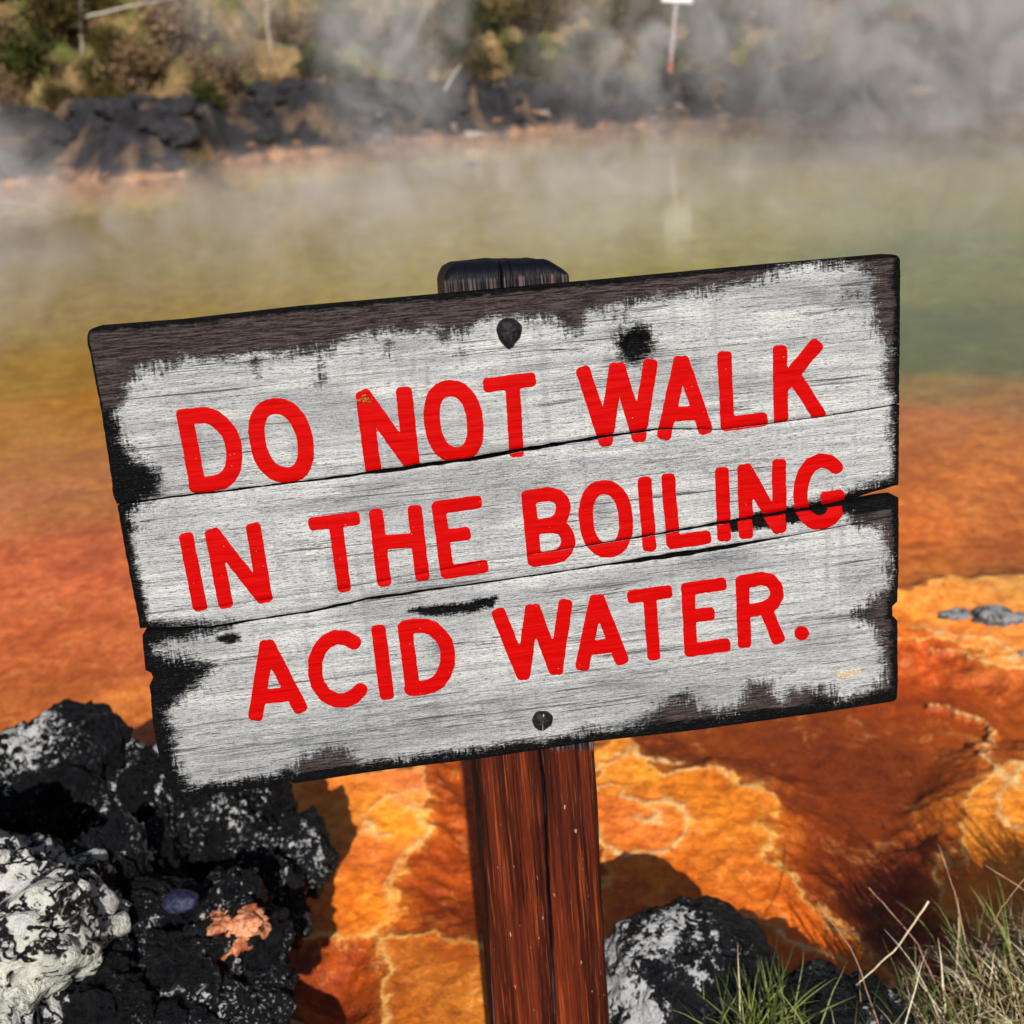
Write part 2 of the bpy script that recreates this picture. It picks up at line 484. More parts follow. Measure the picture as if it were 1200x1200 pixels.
def mat_post():
    t = NT('stained_post_wood')
    char_shade = t.attr('char_dark')  # real charring, plus the shade painted on the left side
    a = t.coord((300, 5, 60)); b = t.coord((800, 14, 90)); c = t.coord((70, 2.4, 20)); d = t.coord((40, 40, 40))
    n1 = t.noise(a, 1, 4, .6, .4); n2 = t.noise(b, 1, 3, .6); n3 = t.noise(c, 1, 3, .5); n4 = t.noise(d, 1, 5, .65)
    col = t.mix(t.ss(n3, .35, .65), srgb(54, 18, 9), srgb(98, 37, 18))
    col = t.mix(t.ss(n1, .58, .68, 0, .6), col, srgb(170, 78, 38))
    col = t.mix(t.ss(n2, .6, .7, 0, .45), col, srgb(176, 96, 56))
    col = t.mix(t.ss(n1, .46, .34, 0, .9), col, srgb(34, 10, 6))
    col = t.mix(t.ss(n2, .42, .3, 0, .8), col, srgb(24, 8, 5))
    scr = t.noise(t.coord((260, 60, 90), (3, 7, 1)), 1, 2, .5)
    col = t.mix(t.ss(scr, .72, .77, 0, .7), col, srgb(190, 170, 160))
    cc = t.mix(t.ss(n1, .46, .6), (.004, .004, .006), srgb(112, 92, 88))
    cc = t.mix(t.ss(char_shade, .86, .96), cc, (.004, .004, .009))
    cm = t.ss(t.math('ADD', char_shade, t.math('MULTIPLY', t.math('SUBTRACT', n4, .5), .8)), .4, .65)
    col = t.mix(cm, col, cc)
    h = t.math('ADD', n1, t.math('MULTIPLY', n2, .8))
    t.bsdf(col, .5, t.bump(h, .0016, 1), .2)
    return t.m


def mat_metal():
    t = NT('rusted_black_iron')
    n = t.noise(t.coord((300, 300, 300)), 1, 5, .65)
    col = t.mix(t.ss(n, .4, .7), (.006, .006, .007), (.03, .028, .03))
    t.bsdf(col, .5, t.bump(n, .0008, 1), .15)
    return t.m


def mat_rock(name, dark=(.0032, .0032, .0045), light=(.72, .72, .7), crack=True, yellow=True):
    t = NT(name)
    li = t.attr('lichen')
    o = t.coord()
    n1 = t.noise(o, 18, 6, .62); n2 = t.noise(o, 70, 5, .65); n3 = t.noise(o, 230, 4, .65); big = t.noise(o, 6, 3, .5)
    wv = t.n('ShaderNodeVectorMath', operation='ADD')
    nz = t.n('ShaderNodeTexNoise'); nz.inputs['Scale'].default_value = 20; t.l(o, nz.inputs['Vector'])
    sc = t.n('ShaderNodeVectorMath', operation='SCALE'); t.l(nz.outputs['Color'], sc.inputs[0]); sc.inputs['Scale'].default_value = .12
    t.l(o, wv.inputs[0]); t.l(sc.outputs[0], wv.inputs[1])
    fl = t.noise(t.coord((30, 30, 62)), 1, 4, .55, .8); vo = t.voro(wv.outputs[0], 13, 'DISTANCE_TO_EDGE'); crk = t.ss(t.noise(o, 9, 3, .6, 1.), .5, .6)
    vo2 = t.voro(wv.outputs[0], 62, 'F1')
    base = t.mix(t.ss(n1, .35, .7), dark, np.array(dark) * 2.4 + .001)
    n5 = t.noise(o, 150, 3, .6)  # sparse glints painted into the base colour as pale specks
    base = t.mix(t.math('MULTIPLY', t.ss(n5, .56, .66), t.ss(n1, .52, .66)), base, (.16, .16, .19))
    base = t.mix(t.math('MULTIPLY', t.ss(n5, .6, .66), t.ss(big, .52, .62)), base, (.42, .42, .44))
    s = t.math('ADD', li, t.math('ADD', t.math('MULTIPLY', t.math('SUBTRACT', n2, .5), 1.15), t.math('MULTIPLY', t.math('SUBTRACT', n1, .5), 1.25)))
    s = t.math('ADD', s, t.math('MULTIPLY', t.math('SUBTRACT', n3, .5), .6))
    m = t.ss(s, .53, .6)
    if crack:
        e1 = t.ss(t.math('ADD', vo, t.math('MULTIPLY', t.math('SUBTRACT', n3, .5), .09)), .025, .07)
        m = t.math('MULTIPLY', m, t.math('MAXIMUM', e1, t.math('MULTIPLY', crk, .8)))
        m = t.math('MULTIPLY', m, t.ss(fl, .57, .53))
    blot = t.math('MULTIPLY', t.ss(vo2, .26, .18), t.ss(t.math('ADD', li, t.math('MULTIPLY', t.math('SUBTRACT', big, .5), 1.6)), .32, .55))
    m = t.math('MAXIMUM', m, t.math('MULTIPLY', blot, .8))
    lc = t.mix(t.ss(n1, .4, .65), light, np.array(light) * np.array([.82, .82, .86]))
    if yellow: lc = t.mix(t.ss(big, .52, .64, 0, .45), lc, srgb(232, 230, 204))
    lc = t.mix(t.ss(n3, .38, .3, 0, .6), lc, (.12, .12, .11))
    col = t.mix(m, base, lc)
    h = t.math('ADD', t.math('ADD', t.math('MULTIPLY', n2, 1.), t.math('MULTIPLY', n3, .45)), t.math('MULTIPLY', n1, .9))
    h = t.math('ADD', h, t.math('MULTIPLY', m, .12))
    t.bsdf(col, t.mix(m, t.mix(t.ss(n2, .4, .6), (.3,) * 3, (.7,) * 3), (.8,) * 3), t.bump(h, .016, 1), .22)
    return t.m


def mat_plain(name, c1, c2, scale=20, rough=.8, bump=.01, stretch=(1, 1, 1)):
    t = NT(name)
    n = t.noise(t.coord(stretch), scale, 5, .65)
    n2 = t.noise(t.coord(stretch), scale * 4.3, 4, .6)
    k = t.math('ADD', t.math('MULTIPLY', n, .65), t.math('MULTIPLY', n2, .35))
    t.bsdf(t.mix(t.ss(k, .38, .64), c1, c2), rough, t.bump(k, bump, 1), .3)
    return t.m


def mat_attr(name, rough=.8, amount=.35, scale=200, spec=.3, transl=0):
    t = NT(name)
    c = t.attr('col', False)
    n = t.noise(t.coord(), scale, 3, .6)
    col = t.mix(1.0, c, t.mix(t.ss(n, .3, .7), (1 - amount,) * 3, (1 + amount * .5,) * 3), 'MULTIPLY')
    b = t.bsdf(col, rough, None, spec)
    if transl:
        tr = t.n('ShaderNodeBsdfTranslucent'); t.l(col, tr.inputs['Color'])
        mx = t.n('ShaderNodeMixShader'); mx.inputs[0].default_value = transl
        t.l(b.outputs[0], mx.inputs[1]); t.l(tr.outputs[0], mx.inputs[2]); t.l(mx.outputs[0], t.out.inputs['Surface'])
    return t.m


def mat_ground():
    t = NT('mineral_ground')
    c = t.attr('col', False); shf = t.attr('shelf'); rg = t.attr('ring'); wet = t.attr('wet')
    o = t.coord()
    n1 = t.noise(o, 5, 6, .62, .6); n2 = t.noise(o, 24, 6, .65, .25); n3 = t.noise(o, 90, 5, .62, .1); n4 = t.noise(o, 260, 3, .6)
    f1 = t.ss(n1, .3, .7); f2 = t.ss(n2, .32, .68); f3 = t.ss(n3, .3, .7)
    col = t.mix(1.0, c, t.mix(f1, (.88, .80, .66), (1.34, 1.44, 1.36)), 'MULTIPLY')
    col = t.mix(1.0, col, t.mix(f2, (.80, .70, .55), (1.24, 1.34, 1.4)), 'MULTIPLY')
    col = t.mix(1.0, col, t.mix(f3, (.82, .76, .66), (1.13, 1.17, 1.25)), 'MULTIPLY')
    # shallow shelf against deeper floor, with a cream crust line along the edge
    nn_ = t.math('ADD', t.math('MULTIPLY', t.math('SUBTRACT', n2, .5), .045), t.math('MULTIPLY', t.math('SUBTRACT', n3, .5), .03))
    e = t.math('ADD', shf, nn_)
    near_ = t.ss(shf, -.42, -.3)
    col = t.mix(t.math('MULTIPLY', near_, t.ss(e, .012, -.012)), col, t.mix(1., col, (.72, .60, .42), 'MULTIPLY'))
    col = t.mix(t.ss(e, -.004, .01), col, t.mix(1., col, (1.16, 1.24, 1.2), 'MULTIPLY'))
    ln = t.math('ABSOLUTE', t.math('SUBTRACT', e, .007))
    ln = t.math('MULTIPLY', t.ss(ln, .008, .001), t.ss(t.noise(o, 13, 3), .40, .55, .15, .8))
    col = t.mix(ln, col, srgb(248, 206, 140))
    r2 = t.math('ABSOLUTE', t.math('ADD', rg, t.math('MULTIPLY', t.math('SUBTRACT', n3, .5), 2.2)))
    r2 = t.math('MULTIPLY', t.ss(r2, .75, .1), t.ss(n2, .36, .52, .25, .9))
    col = t.mix(r2, col, srgb(244, 214, 176))
    # small dark pits and pale mineral flecks in the mat
    col = t.mix(t.math('MULTIPLY', t.ss(n3, .33, .24), .6), col, (.05, .016, .004))
    pale = t.math('MULTIPLY', t.ss(n4, .70, .80), t.ss(n2, .5, .62))
    col = t.mix(t.math('MULTIPLY', pale, .55), col, srgb(226, 190, 150))
    # thin pale contour threads round patches
    th = t.math('ABSOLUTE', t.math('SUBTRACT', n1, .545))
    th = t.math('MULTIPLY', t.ss(th, .012, .002), t.math('MULTIPLY', wet, t.ss(n2, .42, .6)))
    col = t.mix(t.math('MULTIPLY', th, .38), col, srgb(236, 200, 150))
    col = t.mix(wet, col, t.mix(1., col, (1.2, 1.06, .72), 'MULTIPLY'))
    n6 = t.noise(o, 480, 2, .6)
    col = t.mix(t.math('MULTIPLY', t.ss(n6, .60, .70), t.math('MULTIPLY', wet, .45)), col, srgb(250, 205, 150))
    col = t.mix(t.math('MULTIPLY', t.ss(n6, .40, .31), t.math('MULTIPLY', wet, .5)), col, (.09, .028, .005))
    mot = t.noise(t.coord((1, 1, 1), (4, 9, 2)), 42, 5, .7)
    col = t.mix(t.math('MULTIPLY', t.ss(mot, .56, .66), t.math('MULTIPLY', wet, .42)), col, t.mix(1., col, (.55, .45, .38), 'MULTIPLY'))
    col = t.mix(t.math('MULTIPLY', t.ss(mot, .42, .34), t.math('MULTIPLY', wet, .4)), col, t.mix(1., col, (1.3, 1.45, 1.9), 'MULTIPLY'))
    h = t.math('ADD', t.math('MULTIPLY', n2, .6), t.math('MULTIPLY', n3, .6))
    h = t.math('ADD', h, t.math('ADD', t.math('MULTIPLY', n4, .3), t.math('MULTIPLY', n6, .12)))
    t.bsdf(col, t.ss(wet, 0, 1, .9, .34), t.bump(h, .008, .8), .35)
    return t.m


def mat_water():
    t = NT('hot_spring_water')
    o = t.coord((1, 1, 1))
    w1 = t.noise(t.coord((1, 1.6, 1)), 5, 3, .55, .3); w2 = t.noise(t.coord((1, 1.5, 1)), 26, 3, .5)
    h = t.math('ADD', w1, t.math('MULTIPLY', w2, .22))
    nb = t.bump(h, .004, .5)
    ge = t.n('ShaderNodeNewGeometry'); dp = t.n('ShaderNodeVectorMath', operation='DOT_PRODUCT')
    t.l(ge.outputs['Incoming'], dp.inputs[0]); t.l(nb, dp.inputs[1])
    k = t.math('POWER', t.math('SUBTRACT', 1.0, t.math('MINIMUM', t.math('ABSOLUTE', dp.outputs['Value']), 1.0)), 5.0)
    fres = t.math('ADD', .02, t.math('MULTIPLY', k, .98))
    gl = t.n('ShaderNodeBsdfGlossy'); gl.inputs['Roughness'].default_value = .06
    gl.inputs['Color'].default_value = (1, 1, 1, 1); t.l(nb, gl.inputs['Normal'])
    tr = t.n('ShaderNodeBsdfTransparent'); tr.inputs['Color'].default_value = (.98, .95, .9, 1)
    mx = t.n('ShaderNodeMixShader')
    t.l(fres, mx.inputs[0]); t.l(tr.outputs[0], mx.inputs[1]); t.l(gl.outputs[0], mx.inputs[2])
    t.l(mx.outputs[0], t.out.inputs['Surface'])
    return t.m


M_wood, M_red, M_post, M_iron = mat_wood(), mat_red(), mat_post(), mat_metal()
M_ground, M_water = mat_ground(), mat_water()

# ================================================================== THE SIGN
sign = thing('warning_sign', 'white and charred wooden warning sign with red letters on a brown post', 'sign')
sign.matrix_world = BM

SMUDGE = [(420, 862, 330, 40, .5), (820, 790, 200, 40, .3), (697, 588, 8, 8, .66), (706, 598, 15, 18, .5), (515, 758, 10, 14, .6), (520, 778, 10, 16, .5), (440, 830, 120, 26, .38), (610, 575, 90, 22, .32), (840, 655, 45, 9, .6), (1015, 340, 45, 26, .45), (960, 345, 30, 10, .5),
          (860, 530, 120, 22, .28), (380, 590, 90, 16, .3), (960, 760, 50, 30, .4), (600, 830, 110, 20, .3), (250, 640, 70, 20, .22), (300, 790, 70, 16, .3), (1010, 675, 35, 18, .45), (330, 900, 120, 18, .4),
          (750, 800, 160, 20, .3), (700, 690, 90, 14, .3), (240, 455, 70, 22, .25), (480, 405, 60, 15, .35), (575, 600, 22, 40, .3)]
DARKSPOT = [[(480, 716), (510, 712), (545, 709), (580, 702), (575, 710), (545, 716), (515, 719)], [(256, 748), (268, 745), (280, 747), (270, 752)],
            [(850, 614), (900, 600), (945, 592), (1000, 580), (1050, 566), (1050, 590), (1000, 598), (930, 611), (860, 622)]]
DRIPS = [(376, 436, 7, 16), (455, 402, 6, 12), (520, 392, 10, 10), (540, 398, 6, 12), (720, 372, 4, 10), (730, 372, 3, 9), (1005, 345, 14, 6), (985, 365, 8, 4), (1025, 372, 8, 5), (880, 330, 8, 5), (300, 425, 9, 12)]

for si, (ct, cb) in enumerate(strips):
    mid = [200, 340, 430, 520]
    # columns are laid out in pixels along the strip and clipped to the side edges row by row
    NCOL = 540
    # row count from strip height
    hh = np.interp(.4, cb[:, 0], cb[:, 1]) - np.interp(.4, ct[:, 0], ct[:, 1])
    NROW = max(26, int(hh / .0014))
    s = np.linspace(0, 1, NCOL); tt = np.linspace(0, 1, NROW)
    u = np.zeros((NROW, NCOL)); v = np.zeros((NROW, NCOL))
    # iterate: v depends on u and the side edges depend on v
    u[:] = s[None] * .82
    for it in range(4):
        vt = np.interp(u, ct[:, 0], ct[:, 1]); vb = np.interp(u, cb[:, 0], cb[:, 1])
        v = vt + (vb - vt) * tt[:, None]
        vl, vr = v[:, :1], v[:, -1:]
        rag = perlin(np.stack([v[:, 0] * 90, v[:, 0] * 0, v[:, 0] * 0 + si], -1)) * .0009 + perlin(np.stack([v[:, 0] * 400, v[:, 0] * 0, v[:, 0] * 0 + si], -1)) * .0003
        uL = np.interp(v[:, 0], q_L[:, 1], q_L[:, 0]) + rag
        uR = np.interp(v[:, -1], q_R[:, 1], q_R[:, 0]) + rag[::-1] * .6
        r = .010
        if si == 0:
            d = np.clip(v[:, 0] - vt[:, 0], 0, r); uL = uL + (r - np.sqrt(np.maximum(r * r - (r - d) ** 2, 0)))
            d = np.clip(v[:, -1] - vt[:, -1], 0, r); uR = uR - (r - np.sqrt(np.maximum(r * r - (r - d) ** 2, 0)))
        r = .006
        if si == 3:
            d = np.clip(vb[:, 0] - v[:, 0], 0, r); uL = uL + (r - np.sqrt(np.maximum(r * r - (r - d) ** 2, 0)))
            d = np.clip(vb[:, -1] - v[:, -1], 0, r); uR = uR - (r - np.sqrt(np.maximum(r * r - (r - d) ** 2, 0)))
        u = uL[:, None] + (uR - uL)[:, None] * s[None]
    wpos = uv2w(u, v)
    X, Y = project(wpos.reshape(-1, 3)); X = X.reshape(u.shape); Y = Y.reshape(u.shape)
    # ---- attributes
    wash = poly_sdf(X, Y, WHITE)
    for d in DARKSPOT: wash = np.minimum(wash, -poly_sdf(X, Y, d) * 3.5 - 9)
    wash = np.minimum(wash, np.hypot((X - 744), (Y - 403)) - 22)
    ebx = seg_dist(X, Y, C_bot); elx = seg_dist(X, Y, L_edge); erx = seg_dist(X, Y, R_edge)
    wash = np.minimum(wash, (ebx - 13) * 1.6); wash = np.minimum(wash, (elx - 12) * 1.6); wash = np.minimum(wash, (erx - 9) * 1.6)
    for cx, cy, rx, ry in DRIPS:
        wash = np.minimum(wash, (np.sqrt(((X - cx) / rx) ** 2 + ((Y - cy) / ry) ** 2) - 1) * min(rx, ry) + 5)
    grey = np.zeros(u.shape)
    for cx, cy, rx, ry, a in SMUDGE:
        sl = (X - cx) * -.13
        grey = np.maximum(grey, min(1, a * 1.5) * np.exp(-((X - cx) / rx) ** 2 - ((Y - cy - sl) / ry) ** 2))
    etop = seg_dist(X, Y, C_top); ebot = seg_dist(X, Y, C_bot); eL = seg_dist(X, Y, L_edge); eR = seg_dist(X, Y, R_edge)
    soot = np.maximum.reduce([np.exp(-etop / 7), 1.1 * np.exp(-ebot / 22), .98 * np.exp(-np.maximum(eL - 22 - 34 * np.exp(-((Y - 562) / 34) ** 2) - 60 * np.exp(-((Y - 775) / 26) ** 2), 0) / 18) * sstep(455, 500, Y), .9 * np.exp(-eL / 5), .95 * np.exp(-eR / 14)])
    soot = np.maximum(soot, sstep(30, 5, np.hypot(X - 597, Y - 385)) * .5)
    soot = np.maximum(soot, sstep(28, 14, np.hypot(X - 744, Y - 403)))
    for d in DARKSPOT: soot = np.maximum(soot, sstep(-12, 0, poly_sdf(X, Y, d)))
    for d in ([(135, 700), (260, 712), (470, 690), (470, 745), (250, 790), (150, 800)],): soot = np.maximum(soot, sstep(-20, 10, poly_sdf(X, Y, d)))
    soot = np.where((Y > 795) & (seg_dist(X, Y, [(338, 895), (412, 890)]) < 22) & (ebot > 12), .15, soot)
    soot = np.where((seg_dist(X, Y, [(790, 830), (895, 812), (925, 815)]) < 17) & (ebot > 14), .2, soot)
    # ---- relief
    z = fbm(np.stack([u * 14, v * 170, u * 0 + si * 3.1], -1), 3) * .0005
    z += fbm(np.stack([u * 3, v * 12, u * 0 + si], -1), 2) * .0012
    dedge = np.minimum.reduce([u - u[:, :1], u[:, -1:] - u, (v - v[:1]), (v[-1:] - v)])
    z -= .0022 * np.exp(-dedge / .0013)
    z -= .006 * sstep(16, 6, np.hypot(X - 744, Y - 403))          # burnt knot
    for d in DARKSPOT: z -= .0025 * sstep(-3, 4, poly_sdf(X, Y, d))
    z += [0, .0006, -.0004, .0003][si]
    front = np.stack([u, -v, z], -1)
    zb = -.028
    nv = NROW * NCOL
    V = [front.reshape(-1, 3)]
    A = {'wash': [wash.ravel()], 'soot': [soot.ravel()], 'grey': [grey.ravel()]}
    Fc = [grid_faces(NROW, NCOL, 0, True)]
    # side walls from duplicated boundary loop
    idx = np.arange(nv).reshape(NROW, NCOL)
    loop = np.concatenate([idx[0, :-1], idx[:-1, -1], idx[-1, :0:-1], idx[:0:-1, 0]])
    fl = front.reshape(-1, 3)[loop]
    bk = fl.copy(); bk[:, 2] = zb + perlin(np.stack([fl[:, 0] * 20, fl[:, 1] * 20, fl[:, 0] * 0], -1)) * .001
    V += [fl, bk]
    n = len(loop); o1, o2 = nv, nv + n
    k = np.arange(n); k2 = (k + 1) % n
    Fc.append(np.stack([o1 + k, o1 + k2, o2 + k2, o2 + k], -1))
    # back face: quads between the top and bottom rows
    top = o2 + np.arange(NCOL - 1); tb = np.append(top, o2 + NCOL - 1)
    bot0 = (NCOL - 1) + (NROW - 1)
    bb = o2 + bot0 + np.arange(NCOL); bb = bb[::-1]          # left to right
    Fc.append(np.stack([tb[:-1], tb[1:], bb[1:], bb[:-1]], -1))
    for k_, val in (('wash', -60), ('soot', .75), ('grey', 0)):
        A[k_] += [np.full(2 * n, val)]
    me = mesh_np('plank', np.concatenate(V), np.concatenate(Fc), M_wood, True, {k_: np.concatenate(a) for k_, a in A.items()})
    plank = obj('plank', me, sign)
    # ---- letters painted on this plank, cut out of the same surface so they follow its relief
    for st, lo, hi in LETTERS:
        sel = (X > lo[0]) & (X < hi[0]) & (Y > lo[1]) & (Y < hi[1])
        if not sel.any(): continue
        rr_, cc_ = np.where(sel)
        r0, r1, c0, c1 = rr_.min(), rr_.max(), cc_.min(), cc_.max()
        r0 = max(r0 - 1, 0); c0 = max(c0 - 1, 0); r1 = min(r1 + 1, NROW - 1); c1 = min(c1 + 1, NCOL - 1)
        if r1 - r0 < 2 or c1 - c0 < 2: continue
        D = letter_sdf(st, X[r0:r1 + 1, c0:c1 + 1], Y[r0:r1 + 1, c0:c1 + 1])
        if (D > 0).sum() < 12: continue
        Pf = front[r0:r1 + 1, c0:c1 + 1]
        # marching: vertex dictionary
        verts, vid, faces = [], {}, []

        def gv(a, b):
            key = (a, b)
            if key not in vid:
                p = Pf[a, b].copy(); p[2] += .00008 + .0004 * min(1, D[a, b] / 1.6)
                vid[key] = len(verts); verts.append(p)
            return vid[key]

        def ev(a, b, c, d):
            if (a, b) > (c, d): a, b, c, d = c, d, a, b
            key = (a, b, c, d)
            if key not in vid:
                t_ = D[a, b] / (D[a, b] - D[c, d])
                p = Pf[a, b] * (1 - t_) + Pf[c, d] * t_; p[2] += .00008
                vid[key] = len(verts); verts.append(p)
            return vid[key]
        In = D > 0
        any4 = In[:-1, :-1] | In[1:, :-1] | In[:-1, 1:] | In[1:, 1:]
        for a, b in zip(*np.where(any4)):
            cor = [(a, b), (a + 1, b), (a + 1, b + 1), (a, b + 1)]
            fc = []
            for i in range(4):
                p, q = cor[i], cor[(i + 1) % 4]
                if In[p]: fc.append(gv(*p))
                if In[p] != In[q]: fc.append(ev(*p, *q))
            if len(fc) >= 3: faces.append(fc)
        if len(faces) < 25: continue
        par = list(range(len(verts)))

        def root(q):
            while par[q] != q: par[q] = par[par[q]]; q = par[q]
            return q
        for fc in faces:
            a = root(fc[0])
            for q in fc[1:]: par[root(q)] = a
        comps = {}
        for fc in faces: comps.setdefault(root(fc[0]), []).append(fc)
        va = np.array(verts)
        for fcs in comps.values():
            if len(fcs) < 25: continue
            used = sorted({q for fc in fcs for q in fc}); mp_ = {q: i for i, q in enumerate(used)}
            obj('letter', mesh_np('letter', va[used], [[mp_[q] for q in fc] for fc in fcs], M_red, True), plank)


def local_uv(x, y, off=0):
    q = px2uv(np.float64(x), np.float64(y), off); return float(q[0]), -float(q[1])


# ---- bolts
def make_bolt(x, y, rad, slot):
    cx, cy = local_uv(x, y, .003)
    bm = bmesh.new()
    prof = [(0, .0062), (.35, .0060), (.62, .0052), (.85, .0036), (1.0, .0012), (1.04, -.001), (1.02, -.004)]
    rings = []
    N = 36
    for k, (r, h) in enumerate(prof):
        if r == 0:
            rings.append([bm.verts.new((0, 0, h))]); continue
        ring = []
        for i in range(N):
            a = 2 * math.pi * i / N
            rr = rad * r * (1 + .035 * math.sin(3 * a + 1) + .02 * math.sin(7 * a))
            hx = h + .0005 * math.sin(5 * a + k)
            if slot and abs(math.cos(a - math.radians(100))) > .985 and k in (1, 2, 3): pass
            ring.append(bm.verts.new((rr * math.cos(a), rr * math.sin(a), hx)))
        rings.append(ring)
    for k in range(len(rings) - 1):
        A_, B_ = rings[k], rings[k + 1]
        for i in range(N):
            j = (i + 1) % N
            if len(A_) == 1: bm.faces.new((A_[0], B_[i], B_[j]))
            else: bm.faces.new((A_[i], B_[i], B_[j], A_[j]))
    for f_ in bm.faces: f_.smooth = True
    me = bpy.data.meshes.new('bolt'); bm.to_mesh(me); bm.free(); me.materials.append(M_iron)
    o = obj('bolt', me, sign); o.location = (cx, cy, .0015)
    return o


b1 = make_bolt(597, 388, .0125, False); b1['label'] = 'plain domed black bolt head in the dark top band'
# upper bolt's downward shadow put into its shape as a pointed lower rim
for v_ in b1.data.vertices:
    a = math.atan2(v_.co.y, v_.co.x)
    k = max(0, math.cos(a - math.radians(-95))) ** 6
    v_.co.y -= .0042 * k * (math.hypot(v_.co.x, v_.co.y) / .0125)
b2 = make_bolt(636, 845, .0112, True); b2['label'] = 'black screw head with a bright slot near the bottom edge'
t_ = NT('bright_slot_metal'); t_.bsdf((.5, .5, .5), .35, None, .5).inputs['Metallic'].default_value = .6
bm = bmesh.new()
vs = [(-.0006, -.0088, .0050), (.0006, -.0088, .0050), (.0008, 0, .0066), (.0005, .0092, .0046), (-.0005, .0092, .0046), (-.0008, 0, .0066)]
lo = [bm.verts.new((x, y, z - .0022)) for x, y, z in vs]; up = [bm.verts.new(q) for q in vs]
bm.faces.new(up); bm.faces.new(lo[::-1])
for i in range(6): bm.faces.new((lo[i], lo[(i + 1) % 6], up[(i + 1) % 6], up[i]))
me = bpy.data.meshes.new('screw_slot'); bm.to_mesh(me); bm.free(); me.materials.append(t_.m)
so = obj('screw_slot', me, b2); so.rotation_euler.z = math.radians(-8)

# ---- splinter and moss
M_spl = mat_plain('raw_splinter', srgb(140, 120, 96), srgb(236, 218, 186), 300, .8, .001, (1, 6, 1))
cx, cy = local_uv(995, 789)
bm = bmesh.new()
N = 14
for k in range(2):
    pass
up, lo = [], []
for i in range(N):
    a = 2 * math.pi * i / N
    x = .0165 * math.cos(a); y = .0048 * math.sin(a) * (1 - .35 * math.cos(a)) + .0008 * math.sin(3 * a)
    lo.append(bm.verts.new((x, y, -.001))); up.append(bm.verts.new((x * .9, y * .7, .0022 + .0012 * math.cos(a))))
bm.faces.new(up)
for i in range(N): bm.faces.new((lo[i], lo[(i + 1) % N], up[(i + 1) % N], up[i]))
me = bpy.data.meshes.new('splinter'); bm.to_mesh(me); bm.free(); me.materials.append(M_spl)
sp_ = obj('splinter', me, sign); sp_.location = (cx, cy, .0005); sp_.rotation_euler.z = math.radians(4)

M_moss = mat_plain('olive_moss', srgb(90, 80, 20), srgb(190, 160, 70), 900, .95, .001)
cx, cy = local_uv(428, 467)
bm = bmesh.new()
for k in range(26):
    m4 = Matrix.Translation((rng.normal(0, .0042), rng.normal(0, .0026), .0006 + abs(rng.normal(0, .0004)))) @ Matrix.Diagonal((1, 1, .6, 1))
    bmesh.ops.create_icosphere(bm, subdivisions=1, radius=float(rng.uniform(.0005, .0014)), matrix=m4)
me = bpy.data.meshes.new('moss_patch'); bm.to_mesh(me); bm.free(); me.materials.append(M_moss)
mo = obj('moss_patch', me, sign); mo.location = (cx, cy, .0004)

# ---- post
PZ = -.0295
ptl = px2uv(np.float64(520), np.float64(331), PZ); ptr = px2uv(np.float64(667), np.float64(322), PZ)
pbl = px2uv(np.float64(580), np.float64(1197), PZ); pbr = px2uv(np.float64(714), np.float64(1197), PZ)
ext = 1.62                                       # carried on down into the bank
nb_, nr_ = 150, 420
sx = np.linspace(0, 1, nb_)
crk = .50
sx = sx + .06 * np.sin(2 * math.pi * (sx - crk)) * -.9      # finer columns near the crack
sx = (sx - sx[0]) / (sx[-1] - sx[0])
ty = np.linspace(0, ext, nr_)
Lp = ptl[None] * (1 - ty[:, None]) + pbl[None] * ty[:, None]
Rp = ptr[None] * (1 - ty[:, None]) + pbr[None] * ty[:, None]
U_ = Lp[:, 0][:, None] * (1 - sx) + Rp[:, 0][:, None] * sx
V_ = Lp[:, 1][:, None] * (1 - sx) + Rp[:, 1][:, None] * sx
wd = np.linalg.norm(ptr - ptl)
Xp, Yp = project(uv2w(U_, V_, PZ).reshape(-1, 3)); Xp = Xp.reshape(U_.shape); Yp = Yp.reshape(U_.shape)
zf = fbm(np.stack([U_ * 190, V_ * 7, U_ * 0], -1), 3) * .0007 + fbm(np.stack([U_ * 20, V_ * 3, U_ * 0], -1), 2) * .001
cline = [(585, 300), (610, 600), (633, 884), (638, 930), (641, 1000), (645, 1080), (651, 1220), (662, 1500)]
wob = np.interp(Yp, [p[1] for p in cline], [p[0] for p in cline]) + perlin(np.stack([Yp * .03, Yp * 0, Yp * 0], -1)) * 1.6
dcr = np.abs(Xp - wob)
zf -= .012 * np.exp(-(dcr / 1.5) ** 2)
cl2 = [(600, 880), (607, 930), (612, 1000), (613, 1060)]
w2 = np.interp(Yp, [p[1] for p in cl2], [p[0] for p in cl2]) + perlin(np.stack([Yp * .05, Yp * 0 + 4, Yp * 0], -1)) * 1.2
zf -= .004 * np.exp(-((Xp - w2) / .9) ** 2) * sstep(1075, 1055, Yp)
dx_ = np.minimum(sx, 1 - sx) * wd
zf = zf - .005 * np.exp(-dx_ / .0022)[None]
D_ = .118
